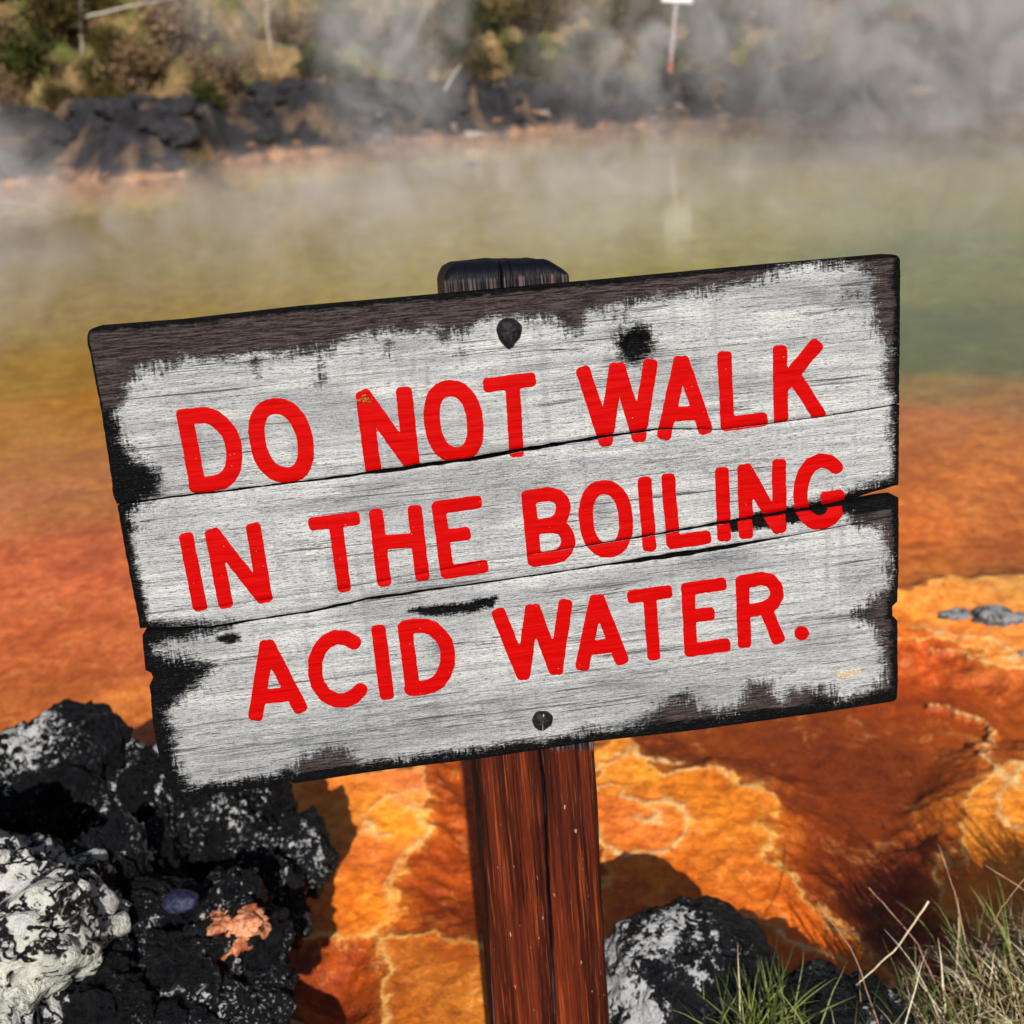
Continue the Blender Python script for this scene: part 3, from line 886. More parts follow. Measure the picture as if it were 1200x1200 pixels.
# closed cross-section: front (nb) + right side + back + left side
prof_u, prof_z, prof_c = [], [], []
rows = []
sideN = 14
zs = np.linspace(0, 1, sideN + 2)[1:-1]
chf = np.clip(1 - ty / .03, 0, 1)
verts, char_shade_v = [], []
for r_ in range(nr_):
    fu, fv, fz = U_[r_], V_[r_], PZ + zf[r_]
    ru = fu[-1]; lu = fu[0]; rv, lv = fv[-1], fv[0]
    right = np.stack([ru + .0015 * np.sin(zs * 9 + ty[r_] * 20), np.full(sideN, rv), PZ - zs * D_], -1)
    back_s = np.linspace(1, 0, 12)
    back = np.stack([lu + (ru - lu) * back_s, lv + (rv - lv) * back_s, np.full(12, PZ - D_)], -1)
    left = np.stack([lu + .0015 * np.sin(zs[::-1] * 7 + ty[r_] * 17), np.full(sideN, lv), PZ - zs[::-1] * D_], -1)
    ring = np.concatenate([np.stack([fu, fv, fz], -1), right, back, left])
    verts.append(ring)
    cc = np.concatenate([np.full(nb_, 0.), np.full(sideN, .0), np.full(12, .0), np.full(sideN, 1.0)])  # left side at full value: its unlit black painted into the colour
    cc = np.maximum(cc, sstep(900, 860, project(uv2w(ring[:, 0], ring[:, 1], ring[:, 2]))[1]) * .9)
    ccr = np.concatenate([np.exp(-(dcr[r_] / 1.9) ** 2), np.zeros(sideN * 2 + 12)])
    cc = np.maximum(cc, ccr)
    cc = np.maximum(cc, np.concatenate([np.exp(-dx_ / .0016) * .55, np.zeros(sideN * 2 + 12)]))
    char_shade_v.append(cc)
ringN = len(verts[0])
# weathered crown: extra rings shrinking inwards and rising
top = verts[0]
cen = top.mean(0)
caps = []
for k, (sh, rise) in enumerate([(.97, .006), (.90, .0135), (.78, .017), (.5, .0185), (.2, .019)]):
    rg = top.copy()
    rg[:, 0] = cen[0] + (rg[:, 0] - cen[0]) * sh
    rg[:, 2] = (PZ - D_ / 2) + (rg[:, 2] - (PZ - D_ / 2)) * (sh if k < 2 else sh * .9)
    ssx = (rg[:, 0] - cen[0]) / (wd / 2)
    lift = rise * (1 - .55 * sstep(.62, 1.0, ssx)) * (1 + .1 * perlin(np.stack([rg[:, 0] * 70, rg[:, 2] * 70, rg[:, 0] * 0 + k], -1)))
    rg[:, 1] = top[:, 1] - lift
    caps.append(rg)
allr = caps[::-1] + verts
Vp = np.concatenate(allr); Vp[:, 1] *= -1
Cp = np.concatenate([np.full(ringN, 1.)] * len(caps) + char_shade_v)
nR = len(allr)
i = np.arange(nR - 1)[:, None] * ringN; j = np.arange(ringN)[None]; j2 = (j + 1) % ringN
fp = np.stack([i + j, i + ringN + j, i + ringN + j2, i + j2], -1).reshape(-1, 4)
ctr = len(Vp); Vp = np.concatenate([Vp, [caps[-1].mean(0) * np.array([1, -1, 1])]]); Cp = np.append(Cp, .85)
faces = [tuple(q) for q in fp] + [(ctr, a, (a + 1) % ringN) for a in range(ringN)]
me = mesh_np('post', Vp, faces, M_post, True, {'char_dark': Cp})
post = obj('post', me, sign)

# ================================================================== GROUND
shore_px = [(-500, 250), (-200, 232), (0, 216), (60, 211), (130, 212), (215, 204), (260, 190), (330, 181), (400, 175), (470, 165), (560, 160), (640, 151), (760, 147), (900, 140), (1000, 134), (1200, 130), (1500, 112), (1900, 90)]
sp3 = ground_pt(np.array([p[0] for p in shore_px], float), np.array([p[1] for p in shore_px], float))
o_ = np.argsort(sp3[:, 0]); SHX, SHY = sp3[o_, 0], sp3[o_, 1]
NSX = [-4, -1.6, -1.2, -.8, -.5, -.3, 0, .3, .5, .7, .9, 1.3, 2, 5]
NSY = [3.2, 2.3, 2.1, 1.85, 1.5, 1.28, 1.16, 1.24, 1.38, 1.42, 1.48, 1.7, 2.1, 3.0]


def axis(segs):
    out = [segs[0][0]]
    for a, b, h0, h1 in segs:
        x = a; h = h0
        n = max(2, int(round((b - a) / ((h0 + h1) / 2))))
        w = np.linspace(h0, h1, n); w = w / w.sum() * (b - a)
        out += list(a + np.cumsum(w))
    return np.array(out)


gx = axis([(-120, -14, 12, .5), (-14, -5, .22, .15), (-5, -1.5, .12, .02), (-1.5, 1.35, .0062, .0062), (1.35, 5, .02, .12), (5, 14, .15, .22), (14, 120, .5, 12)])
gy = axis([(-60, -4, 8, .5), (-4, .9, .4, .03), (.9, 2.7, .0062, .0062), (2.7, 6, .0075, .05), (6, 15, .05, .13), (15, 24, .11, .12), (24, 50, .15, 2), (50, 160, 3, 14)])
GX, GY = np.meshgrid(gx, gy)
print('ground grid', GX.shape)
P3 = np.stack([GX, GY, GX * 0], -1)
wx = GX + .04 * fbm(P3 * 9, 5, .6) * np.clip(GY / 2, .3, 3); wy = GY + .034 * fbm(P3 * 9 + 31, 5, .6) * np.clip(GY / 2, .3, 3)


def gpoly(pts):
    a = np.array(pts, float); q = ground_pt(a[:, 0], a[:, 1]); return q[:, :2]


SHELF = [[(705, 1140), (690, 880), (740, 866), (765, 882), (772, 903), (800, 905), (860, 905), (905, 925), (916, 950), (896, 975), (902, 1000), (940, 1040), (985, 1085), (1012, 1110), (1040, 1160), (1000, 1260), (640, 1260), (690, 1150)],
         [(1330, 870), (1200, 890), (1150, 905), (1125, 930), (1115, 960), (1130, 990), (1100, 1020), (1095, 1060), (1140, 1100), (1230, 1120), (1330, 1000)],
         [(150, 930), (270, 935), (400, 905), (490, 900), (504, 940), (500, 980), (480, 1020), (470, 1060), (455, 1092), (345, 1115), (300, 1040), (150, 1040)],
         [(440, 1105), (510, 1085), (560, 1100), (600, 1150), (600, 1260), (430, 1260), (462, 1170)],
         [(1060, 690), (1200, 672), (1400, 670), (1400, 830), (1230, 805), (1160, 772), (1100, 752), (1060, 756), (960, 740), (960, 700)]]
near = GY < 5.5
sh = np.full(GX.shape, -9.)
for i_, sp in enumerate(SHELF):
    d = np.full(GX.shape, -9.); d[near] = poly_sdf(wx[near], wy[near], gpoly(sp)); sh = np.maximum(sh, d)
RID = [([(1098, 818), (1130, 825), (1163, 850), (1172, 880), (1163, 905), (1190, 925)], .010), ([(1230, 880), (1190, 903), (1170, 935), (1180, 968), (1215, 985)], .016),
       ([(700, 985), (715, 1000), (745, 1006), (780, 998), (803, 975), (795, 950), (765, 940)], .012), ([(690, 905), (712, 893), (745, 882), (775, 893), (800, 890)], .009), ([(706, 930), (730, 925), (755, 938), (765, 955), (740, 965)], .007),
       ([(423, 960), (425, 978), (440, 985), (462, 980)], .010), ([(455, 942), (490, 950), (497, 975), (478, 1005), (462, 1030), (458, 1060)], .009), ([(430, 950), (455, 938), (480, 925)], .006),
       ([(1060, 735), (1110, 748), (1160, 752), (1230, 790)], .014), ([(1100, 765), (1170, 775), (1230, 800)], .008), ([(850, 1080), (920, 1090), (985, 1125)], .010), ([(800, 905), (860, 912), (902, 930)], .005)]
ridge = np.zeros(GX.shape); ringd = np.full(GX.shape, 9.)
for pl_, w in RID:
    d = np.full(GX.shape, 9.); d[near] = seg_dist(wx[near], wy[near], gpoly(pl_)); ridge = np.maximum(ridge, np.exp(-(d / w) ** 2)); ringd = np.minimum(ringd, d / w)
# --- bed colours: control points in the photograph, on the pool floor
CP = [(-100, 300, 120, 112, 70), (60, 300, 135, 122, 80), (60, 380, 150, 120, 50), (60, 440, 168, 116, 40), (60, 520, 172, 112, 40), (20, 560, 176, 108, 70), (90, 570, 168, 106, 50), (30, 640, 190, 98, 62), (110, 660, 182, 92, 62), (40, 740, 178, 92, 52), (140, 760, 178, 96, 60),
      (20, 810, 172, 96, 50), (150, 830, 196, 120, 66), (80, 700, 186, 100, 66), (300, 250, 130, 125, 70), (300, 330, 138, 128, 68), (500, 250, 140, 136, 62), (600, 300, 148, 142, 52), (800, 270, 136, 138, 54), (800, 220, 130, 134, 64), (960, 270, 96, 116, 60),
      (1100, 250, 88, 108, 66), (1120, 330, 50, 84, 48), (1180, 380, 56, 84, 42), (1080, 380, 56, 88, 42), (1100, 420, 128, 104, 46), (1180, 440, 140, 96, 40), (1100, 470, 176, 104, 36), (1180, 500, 180, 108, 40), (1080, 540, 182, 104, 36), (1160, 560, 186, 110, 50), (1080, 610, 196, 106, 38),
      (1160, 620, 190, 116, 66), (1100, 660, 200, 128, 68), (1180, 665, 176, 120, 72), (1060, 700, 214, 130, 62), (1180, 770, 206, 124, 64), (1080, 770, 196, 92, 22), (1120, 800, 176, 82, 20), (1190, 860, 190, 108, 40),
      (960, 870, 134, 62, 10), (1060, 900, 130, 60, 8), (1000, 960, 136, 62, 10), (920, 900, 134, 62, 10), (1060, 1000, 142, 64, 10), (1000, 1050, 130, 56, 10), (1040, 1090, 124, 52, 10), (800, 880, 140, 66, 12),
      (730, 900, 214, 132, 50), (800, 930, 208, 120, 36), (880, 950, 214, 124, 38), (740, 965, 212, 112, 56), (780, 1020, 206, 104, 22), (720, 1060, 190, 84, 12), (850, 1030, 190, 100, 34), (900, 1060, 198, 96, 24), (960, 1100, 214, 98, 18), (760, 1100, 200, 92, 14),
      (1160, 960, 220, 138, 56), (1190, 1000, 214, 124, 40), (1130, 1040, 220, 116, 26), (1180, 1060, 214, 120, 40),
      (300, 930, 206, 120, 60), (380, 930, 204, 112, 50), (440, 950, 228, 140, 46), (480, 960, 232, 140, 44), (470, 930, 206, 110, 80), (440, 1010, 214, 112, 60), (400, 1050, 214, 112, 30), (360, 1000, 190, 110, 50), (460, 1050, 222, 124, 34),
      (520, 940, 186, 88, 14), (530, 1000, 186, 86, 14), (510, 1060, 172, 78, 12), (550, 920, 196, 96, 18), (530, 1110, 170, 84, 22), (500, 1140, 176, 100, 44), (540, 1170, 178, 104, 40), (400, 1130, 180, 84, 14), (380, 1180, 150, 66, 14), (450, 1190, 170, 88, 28), (340, 1120, 160, 74, 20),
      (600, 600, 150, 104, 46), (600, 800, 196, 106, 40), (300, 600, 176, 104, 54), (300, 800, 190, 104, 50), (850, 600, 176, 104, 40), (850, 780, 180, 92, 26), (600, 450, 124, 110, 54), (900, 450, 110, 96, 50), (640, 1000, 180, 90, 20)]
cp = np.array(CP, float)
cw = ground_pt(cp[:, 0], cp[:, 1])[:, :2]
cc_ = np.array([srgb(*q[2:]) for q in CP])
# inverse distance weights in a log-distance space so near points stay local
def lg(x, y):
    r_ = np.hypot(x, y) + 1e-6
    return np.stack([np.arctan2(x, np.maximum(y, .05)) * 1.0, np.log(r_) * .9], -1)
vis = (GY > .3)
gp = lg(wx[vis], wy[vis]); cl = lg(cw[:, 0], cw[:, 1])
num = np.zeros((gp.shape[0], 3)); den = np.zeros(gp.shape[0])
for q, c in zip(cl, cc_):
    d2 = ((gp - q) ** 2).sum(-1) + .0006
    w = 1 / d2 ** 2.0
    num += w[:, None] * c; den += w
bedc = np.tile(srgb(150, 100, 50), GX.shape + (1,)).reshape(GX.shape + (3,)).astype(float)
bedc[vis] = num / den[:, None]
# --- heights
dshore = GY - np.interp(GX, SHX, SHY) + .12 * fbm(P3 * 1.1, 3)
nshore = np.interp(GX, NSX, NSY) - GY + .05 * fbm(P3 * 5, 3)
bed = -.04 + .008 * fbm(P3 * 2.5, 3)
bed = np.where(sh > -8, bed + (.04 + .007) * sstep(-.13, .012, sh), bed)
bed += .003 * fbm(P3 * 34, 4) * (sh > -8) * sstep(-.05, .05, sh)
bed += .003 * ridge * sstep(-.1, 0, sh) + .02 * ridge * sstep(0, -.1, sh)
lip = np.exp(-((sh - .004) / .010) ** 2) * near * .6
bed += .0015 * lip
bed -= .4 * sstep(3, 9, GY)
bankn = fbm(P3 * 1.9, 5); bankr = np.abs(fbm(P3 * 3.3 + 5, 4))
bankh = np.interp(GX, [-9, -5, -2, 1, 4, 8, 12], [.75, .8, .7, .58, .55, .55, .55])
far = bankh * sstep(-.08, 1.2, dshore) * (1 + .25 * bankn) + .22 * bankr * sstep(0, .6, dshore) * sstep(5, 2.2, dshore)
hill = .38 * np.maximum(dshore - 2.4, 0) ** 1.08 * sstep(2.0, 4.0, dshore) + .25 * bankn * sstep(2, 4, dshore)
hill = np.where(GY > 45, np.minimum(hill, 14 + 2 * bankn), hill)
zf_ = far + np.minimum(hill, 15 + 2 * bankn)
z = np.where(dshore > -.4, bed * sstep(.15, -.4, dshore) + zf_, bed)
side = np.maximum(np.abs(GX) - 14, 0)
z = np.maximum(z, np.where(side > 0, np.minimum(side * .3, 3), -9))
nb2 = np.clip(nshore, 0, 9)
z = np.where(nshore > -.12, np.maximum(z * sstep(.02, -.12, nshore), -9) + .30 * (1 - np.exp(-nb2 / .28)) + .018 * fbm(P3 * 14, 4) * sstep(0, .1, nshore), z)
z = z + .13 * np.exp(-((GX - .29) / .12) ** 2 - ((GY - 1.06) / .09) ** 2)
z = z + .13 * np.exp(-((GX - .95) / .30) ** 2 - ((GY - 1.17) / .14) ** 2)
# --- colours
rn = fbm(P3 * 9, 4)
col = bedc.copy()
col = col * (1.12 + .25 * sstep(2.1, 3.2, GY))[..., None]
lipc = srgb(238, 190, 120)
col = col * (1 - .55 * lip[..., None] * .8) + lipc * (.55 * lip[..., None] * .8)
rk = np.clip(ridge, 0, 1)[..., None] * .25 * (1 + .9 * fbm(P3 * 22, 3))[..., None] * near[..., None]
col = col * (1 - rk) + srgb(232, 206, 170) * rk
lava = srgb(38, 37, 45)[None, None] * (1 + .9 * fbm(P3 * 4.5 + 3, 4))[..., None]
brm = sstep(.15, .45, fbm(P3 * 1.6 + 50, 4))[..., None] * .7; lava = lava * (1 - brm) + srgb(112, 92, 78) * brm
rim = srgb(176, 132, 106)
fm = sstep(-.25, -.05, dshore)[..., None]; col = col * (1 - fm) + rim * fm
fm = sstep(.02, .16, dshore + .12 * bankn)[..., None]; col = col * (1 - fm) + lava * fm
vegc = srgb(128, 104, 74)[None, None] * (1 + .35 * rn)[..., None]
green = srgb(86, 88, 44)
gm = sstep(-.1, .3, fbm(P3 * .9 + 9, 3))[..., None]; vegc = vegc * (1 - gm) + green * gm
fm = sstep(2.2, 3.0, dshore + .3 * bankn)[..., None]; col = col * (1 - fm) + vegc * fm
soil = srgb(60, 48, 36)
fm = sstep(-.02, .06, nshore + .03 * rn)[..., None]; col = col * (1 - fm) + soil * fm
wet = (sstep(.1, -.1, dshore) * sstep(.06, -.03, nshore))
G3 = np.stack([GX, GY, z], -1).reshape(-1, 3)
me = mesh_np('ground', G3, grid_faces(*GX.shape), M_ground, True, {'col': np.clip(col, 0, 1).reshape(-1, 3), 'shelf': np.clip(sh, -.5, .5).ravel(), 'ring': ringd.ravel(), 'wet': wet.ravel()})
ground = tag(obj('ground', me), 'orange mineral pool bed with dark lava bank and dry hillside', 'ground', kind='structure')


def gz(x, y):
    """height of the ground mesh"""
    i = np.clip(np.searchsorted(gx, x), 1, len(gx) - 1); j = np.clip(np.searchsorted(gy, y), 1, len(gy) - 1)
    fx = (x - gx[i - 1]) / (gx[i] - gx[i - 1]); fy = (y - gy[j - 1]) / (gy[j] - gy[j - 1])
    return (z[j - 1, i - 1] * (1 - fx) + z[j - 1, i] * fx) * (1 - fy) + (z[j, i - 1] * (1 - fx) + z[j, i] * fx) * fy


wv = [(-30, 1.0, 0), (30, 1.0, 0), (30, 30, 0), (-30, 30, 0)]
water = tag(obj('water', mesh_np('water', wv, np.array([[0, 1, 2, 3]]), M_water, False)), 'still steaming hot spring pool, green far out and orange near', 'water', kind='structure')

# ================================================================== ROCKS
_ico = {}


def ico(n):
    if n not in _ico:
        bm = bmesh.new(); bmesh.ops.create_icosphere(bm, subdivisions=n, radius=1)
        bm.verts.ensure_lookup_table()
        _ico[n] = (np.array([v.co[:] for v in bm.verts]), np.array([[v.index for v in f.verts] for f in bm.faces]))
        bm.free()
    return _ico[n]


def rock_mesh(rad, seed, mat, sub=6, rough=.28, lich=None, fine=.22):
    v, f = ico(sub)
    s = np.array([seed * 3.71, seed * 1.3, seed * 7.7])
    d = fbm(v * 1.3 + s, 3, .5) * rough * 1.3
    d += (.5 - np.abs(fbm(v * 2.6 + s * 2, 4, .55))) * rough * .55
    d += fbm(v * 9 + s, 4, .6) * rough * fine
    d -= sstep(.06, 0, np.abs(perlin(v * 1.9 + s + 40))) * rough * .3
    p = v * (1 + d)[:, None] * np.array(rad)
    wn = v[:, 2]
    L = lich(v, s) if lich else np.full(len(v), .2)
    return mesh_np('rock', p, f, mat, True, {'lichen': L})


M_black = mat_rock('black_lava_rock', crack=False, yellow=False)
M_lich = mat_rock('white_lichen_rock', (.006, .006, .007), (.80, .79, .75))
M_grey = mat_rock('grey_speckled_rock', (.006, .0065, .008), (.72, .72, .71), crack=False)


def place_rock(name, x, y, depth, rx, ry, seed, mat, label, lich=None, sub=6, rough=.28, dz=1.0, rot=0, group=None, cat='rock', fine=.22):
    c = at_depth(np.float64(x), np.float64(y), depth)
    k = depth / FPX
    me = rock_mesh((rx * k, (rx + ry) / 2 * k * dz, ry * k), seed, mat, sub, rough, lich, fine)
    o = obj(name, me); o.location = c; o.rotation_euler = (0, 0, rot)
    return tag(o, label, cat, group)


tl = lambda base, topk, nk=.3, dirv=(0, 0, 1), th=.4: (lambda v, s: base + topk * sstep(th, th + .35, v @ (np.array(dirv) / np.linalg.norm(dirv))) + nk * perlin(v * 2.1 + s))
place_rock('lava_rock', 62, 962, 2.02, 118, 112, 11, M_black, 'rounded black lava rock with white lichen on its crown, left of the sign', tl(.12, .4, .3, (-.35, -.1, 1), .55), rough=.26, fine=.14)
place_rock('lichen_boulder', -22, 1120, 1.55, 150, 172, 12, M_lich, 'large cream and white lichen covered boulder in the bottom left corner', tl(.66, .25, .4, (-.5, -.4, .7), -.4), rough=.30, fine=.07)
place_rock('lava_rock', 138, 1085, 1.76, 92, 120, 13, M_black, 'black jagged lava rock between the cream boulder and the dark hollow', tl(.17, .14, .4), rough=.34, fine=.15)
place_rock('lava_rock', 205, 962, 1.98, 72, 92, 14, M_black, 'black lava rock just under the lower left corner of the sign', tl(.2, .12, .35), rough=.3)
place_rock('lava_rock', 282, 982, 2.0, 56, 78, 15, M_black, 'dark lava rock flecked white, between the shaded rock and the round grey one', tl(.24, .2, .35), rough=.3)
place_rock('lava_rock', 352, 1003, 1.98, 40, 44, 16, M_grey, 'small round grey flecked rock at the edge of the orange shelf', tl(.25, .2, .25), rough=.26)
place_rock('lava_rock', 318, 1062, 1.86, 40, 50, 17, M_grey, 'dark rock with grey specks above the salmon coloured stone', tl(.27, .2, .25), rough=.3)
place_rock('lava_rock', 225, 1150, 1.64, 105, 100, 18, M_black, 'large black lava rock below the salmon coloured stone at the bottom edge', tl(.2, .12, .35), rough=.32, fine=.14)
place_rock('lava_rock', 120, 1210, 1.5, 110, 70, 28, M_black, 'low black lava rock at the bottom edge beside the cream boulder', tl(.12, .05, .3), rough=.34)
M_salmon = mat_plain('salmon_stone', srgb(150, 76, 40), srgb(226, 160, 120), 34, .8, .006)
M_blue = mat_plain('slate_blue_stone', srgb(26, 28, 48), srgb(52, 54, 84), 30, .6, .003)
place_rock('stone', 268, 1086, 1.60, 36, 17, 19, M_salmon, 'salmon pink crusted stone lying among the black rocks', sub=5, rough=.5, fine=.08)
place_rock('stone', 211, 1056, 1.55, 20, 11, 20, M_blue, 'small smooth slate blue stone among the black rocks', sub=5, rough=.12)
place_rock('lichen_boulder', 812, 1168, 1.70, 108, 100, 23, M_grey, 'dark rounded boulder spotted with white lichen, right of the post', (lambda v, s: .17 + .5 * sstep(.1, -.75, v[:, 0] + .25 * v[:, 2]) + .3 * perlin(v * 2.1 + s) + .35 * sstep(.75, .95, v[:, 2]) * sstep(.5, -.3, v[:, 0])), rough=.10, fine=.3)
place_rock('lava_rock', 972, 1200, 1.62, 84, 38, 24, M_grey, 'low dark rock running from the spotted boulder to the grass', tl(.14, .15, .3, (.6, -.3, .5), .5), rough=.3)
# stones in the shallow crust on the right
M_pale = mat_rock('pale_grey_stone', (.10, .10, .10), (.5, .5, .52), crack=False, yellow=False)
for (x, y, rx, ry, lab) in [(1168, 727, 30, 13, 'largest grey stone on the pale crust, right of the sign'), (1120, 722, 22, 5, 'thin flat grey stone on the pale crust beside the largest one'), (1196, 770, 9, 6, 'small dark stone at the right edge below the largest grey stone'), ]:
    g = ground_pt(np.float64(x), np.float64(y)); dp = (g - CAM) @ F
    o = place_rock('stone', x, y, dp, rx, ry, x, M_pale, lab, tl(.3, .4, .3), sub=4, rough=.3)

# ------------------------------------------------------------------ far bank rocks
M_fdark = mat_plain('far_lava', (.014, .014, .018), (.085, .08, .09), 6, .8, .05)
M_fpale = mat_plain('far_pale_stone', srgb(150, 130, 120), srgb(225, 205, 190), 8, .85, .03)
M_forange = mat_plain('far_orange_stone', srgb(120, 86, 66), srgb(186, 142, 114), 8, .85, .03)
vars_ = {}
for nm, mt in (('d', M_fdark), ('p', M_fpale), ('o', M_forange)):
    vars_[nm] = [rock_mesh((1, .9, .7), 50 + k + ord(nm), mt, 4, .4) for k in range(4)]


def far_rock(kind, x, off, size, name, label, group, sz=1.0):
    y = float(np.interp(x, SHX, SHY)) + off
    o = obj(name, vars_[kind][int(rng.integers(4))])
    o.location = (x, y, float(gz(x, y)) + size * .2)
    o.scale = (size * rng.uniform(.8, 1.4), size, size * rng.uniform(.7, 1.1) * sz)
    o.rotation_euler = (rng.uniform(-.3, .3), rng.uniform(-.3, .3), rng.uniform(0, 6.3))
    return tag(o, label, 'rock', group)


for k in range(130):
    x = rng.uniform(-9.5, 10)
    far_rock('d', x, rng.uniform(.1, 2.3), rng.uniform(.06, .25), 'lava_boulder', 'dark lava boulder in the black bank across the pool', 'dark boulders along the far bank')
for k in range(46):
    x = rng.uniform(-3, 10)
    far_rock('p' if rng.random() < .5 else 'o', x, rng.uniform(-.02, .5), rng.uniform(.04, .11), 'shore_stone', 'small pale or rusty stone along the far waterline', 'small stones along the far waterline', .8)
for k in range(14):
    x = rng.uniform(-6.5, -3)
    far_rock('o', x, rng.uniform(.0, .3), rng.uniform(.05, .10), 'shore_stone', 'small pale or rusty stone along the far waterline', 'small stones along the far waterline', .8)


def at_px_far(x, y, z0):
    return ground_pt(np.float64(x), np.float64(y), z0)


for (px_, py_, sz, lab) in [(555, 158, .12, 'white stone on the far waterline above the sign, left of its middle'), (1078, 106, .13, 'largest white rock on the far bank, upper right'), (155, 190, .2, 'white topped rock at the far waterline, upper left'), (352, 104, .0, '')]:
    if sz == 0: continue
    g = at_px_far(px_, py_, .12 if py_ > 120 else .5)
    o = obj('white_rock', vars_['p'][1]); o.location = g; o.scale = (sz * 1.3, sz, sz * .7); tag(o, lab, 'rock')

# ================================================================== VEGETATION on the far hillside
M_leaf = mat_attr('foliage_leaf', .8, .35, 6, .2, .25)
M_bark = mat_plain('pale_bark', srgb(120, 108, 96), srgb(196, 186, 172), 12, .9, .01, (4, 4, 1))
M_bark2 = mat_plain('dark_bark', srgb(60, 48, 38), srgb(110, 92, 74), 12, .9, .01, (4, 4, 1))


def tubes(paths, rads, ns=5):
    V, Fq = [], []
    off = 0
    for P_, R_ in zip(paths, rads):
        P_ = np.asarray(P_, float); n = len(P_)
        T = np.gradient(P_, axis=0); T /= np.linalg.norm(T, axis=1)[:, None] + 1e-9
        ref = np.array([.3, .9, .2]); A_ = np.cross(T, ref); A_ /= np.linalg.norm(A_, axis=1)[:, None] + 1e-9; B_ = np.cross(T, A_)
        a = np.arange(ns) / ns * 2 * math.pi
        ring = P_[:, None] + np.asarray(R_)[:, None, None] * (np.cos(a)[None, :, None] * A_[:, None] + np.sin(a)[None, :, None] * B_[:, None])
        V.append(ring.reshape(-1, 3))
        i = np.arange(n - 1)[:, None] * ns; j = np.arange(ns)[None]; j2 = (j + 1) % ns
        Fq.append(np.stack([i + j, i + j2, i + ns + j2, i + ns + j], -1).reshape(-1, 4) + off)
        off += n * ns
    return np.concatenate(V), np.concatenate(Fq)


def shrub_data(seed, pal, nleaf=2600, size=.055, spread=(1, .8, .75), stems=9):
    r = np.random.default_rng(seed)
    paths, rads = [], []
    tips = []
    for k in range(stems):
        a = r.uniform(0, 6.28); rr = r.uniform(.1, .85)
        end = np.array([math.cos(a) * rr * spread[0], math.sin(a) * rr * spread[1], r.uniform(.45, 1.0) * spread[2] * 1.2])
        t = np.linspace(0, 1, 6)[:, None]
        p = end * t * np.array([1, 1, 1]) + np.array([0, 0, .12]) * np.sin(t * 3) + r.normal(0, .02, (6, 3)) * t
        paths.append(p); rads.append(np.linspace(.022, .006, 6)); tips.append(end)
        for m in range(4):
            b = p[r.integers(2, 5)]; e = b + r.normal(0, .26, 3) * np.array([1, 1, .7]) + np.array([0, 0, .12])
            paths.append(np.linspace(b, e, 4)); rads.append(np.linspace(.009, .003, 4)); tips.append(e)
    tips = np.array(tips)
    c = tips[r.integers(0, len(tips), nleaf)] + r.normal(0, .13, (nleaf, 3)) * np.array([1.1, 1.1, .8])
    c[:, 2] = np.abs(c[:, 2])
    q = r.normal(size=(nleaf, 3)); q /= np.linalg.norm(q, axis=1)[:, None]
    w = np.cross(q, r.normal(size=(nleaf, 3))); w /= np.linalg.norm(w, axis=1)[:, None]
    L = (size * r.uniform(.5, 1.5, nleaf))[:, None]
    V = np.stack([c - q * L, c + w * L * .4, c + q * L, c - w * L * .4], 1).reshape(-1, 3)
    Fq = np.arange(nleaf * 4).reshape(-1, 4)
    pal = np.array([srgb(*p_) for p_ in pal]) * .66
    cl_ = perlin(c * 3 + seed)
    pi = np.clip(((cl_ + .6) / 1.2 * len(pal) + r.normal(0, .6, nleaf)).astype(int), 0, len(pal) - 1)
    C_ = np.repeat(pal[pi] * r.uniform(.6, 1.3, (nleaf, 1)), 4, 0)
    tv, tf = tubes(paths, rads, 4)
    return (V, Fq, C_), (tv, tf)


PAL = {'dry': [(120, 92, 62), (168, 136, 98), (196, 164, 124), (146, 116, 84)], 'green': [(48, 58, 24), (78, 88, 36), (98, 104, 48), (120, 104, 60)], 'olive': [(96, 88, 44), (140, 116, 66), (84, 76, 40), (110, 100, 50)], 'ochre': [(150, 116, 40), (178, 142, 56), (128, 104, 40)],
       'grey': [(110, 98, 88), (140, 124, 108), (92, 84, 72)]}
SD = {}
for kname in ('dry', 'green', 'olive', 'grey', 'ochre'):
    SD[kname] = []
    for k in range(3 if kname != 'ochre' else 1):
        (V, Fq, C_), (tv, tf) = shrub_data(hash_ := (len(SD) * 10 + k), PAL[kname], 2600 if kname != 'grey' else 1500)
        SD[kname].append((mesh_np('foliage', V, Fq, M_leaf, False, {'col': np.clip(C_, 0, 1)}), mesh_np('stem', tv, tf, M_bark if kname in ('dry', 'grey') else M_bark2, True)))
LAB = {'dry': ('dry tan shrub on the hillside across the pool', 'dry tan shrubs on the far hillside'), 'green': ('dark green shrub on the hillside across the pool', 'dark green shrubs on the far hillside'),
       'olive': ('olive brown shrub on the hillside across the pool', 'olive brown shrubs on the far hillside'), 'grey': ('sparse grey twiggy shrub behind the steam across the pool', 'grey twiggy shrubs on the far hillside')}


def shrub(kind, x, y, s, label=None, group=None, zs=1.0):
    fo, stm = SD[kind][int(rng.integers(len(SD[kind])))]
    t = thing('shrub', label or LAB[kind][0], 'shrub', group or (None if label else LAB[kind][1]), (x, y, float(gz(x, y)) - .05))
    t.rotation_euler.z = rng.uniform(0, 6.28); t.scale = (s, s, s * zs)
    obj('foliage', fo, t); obj('stem', stm, t)
    return t


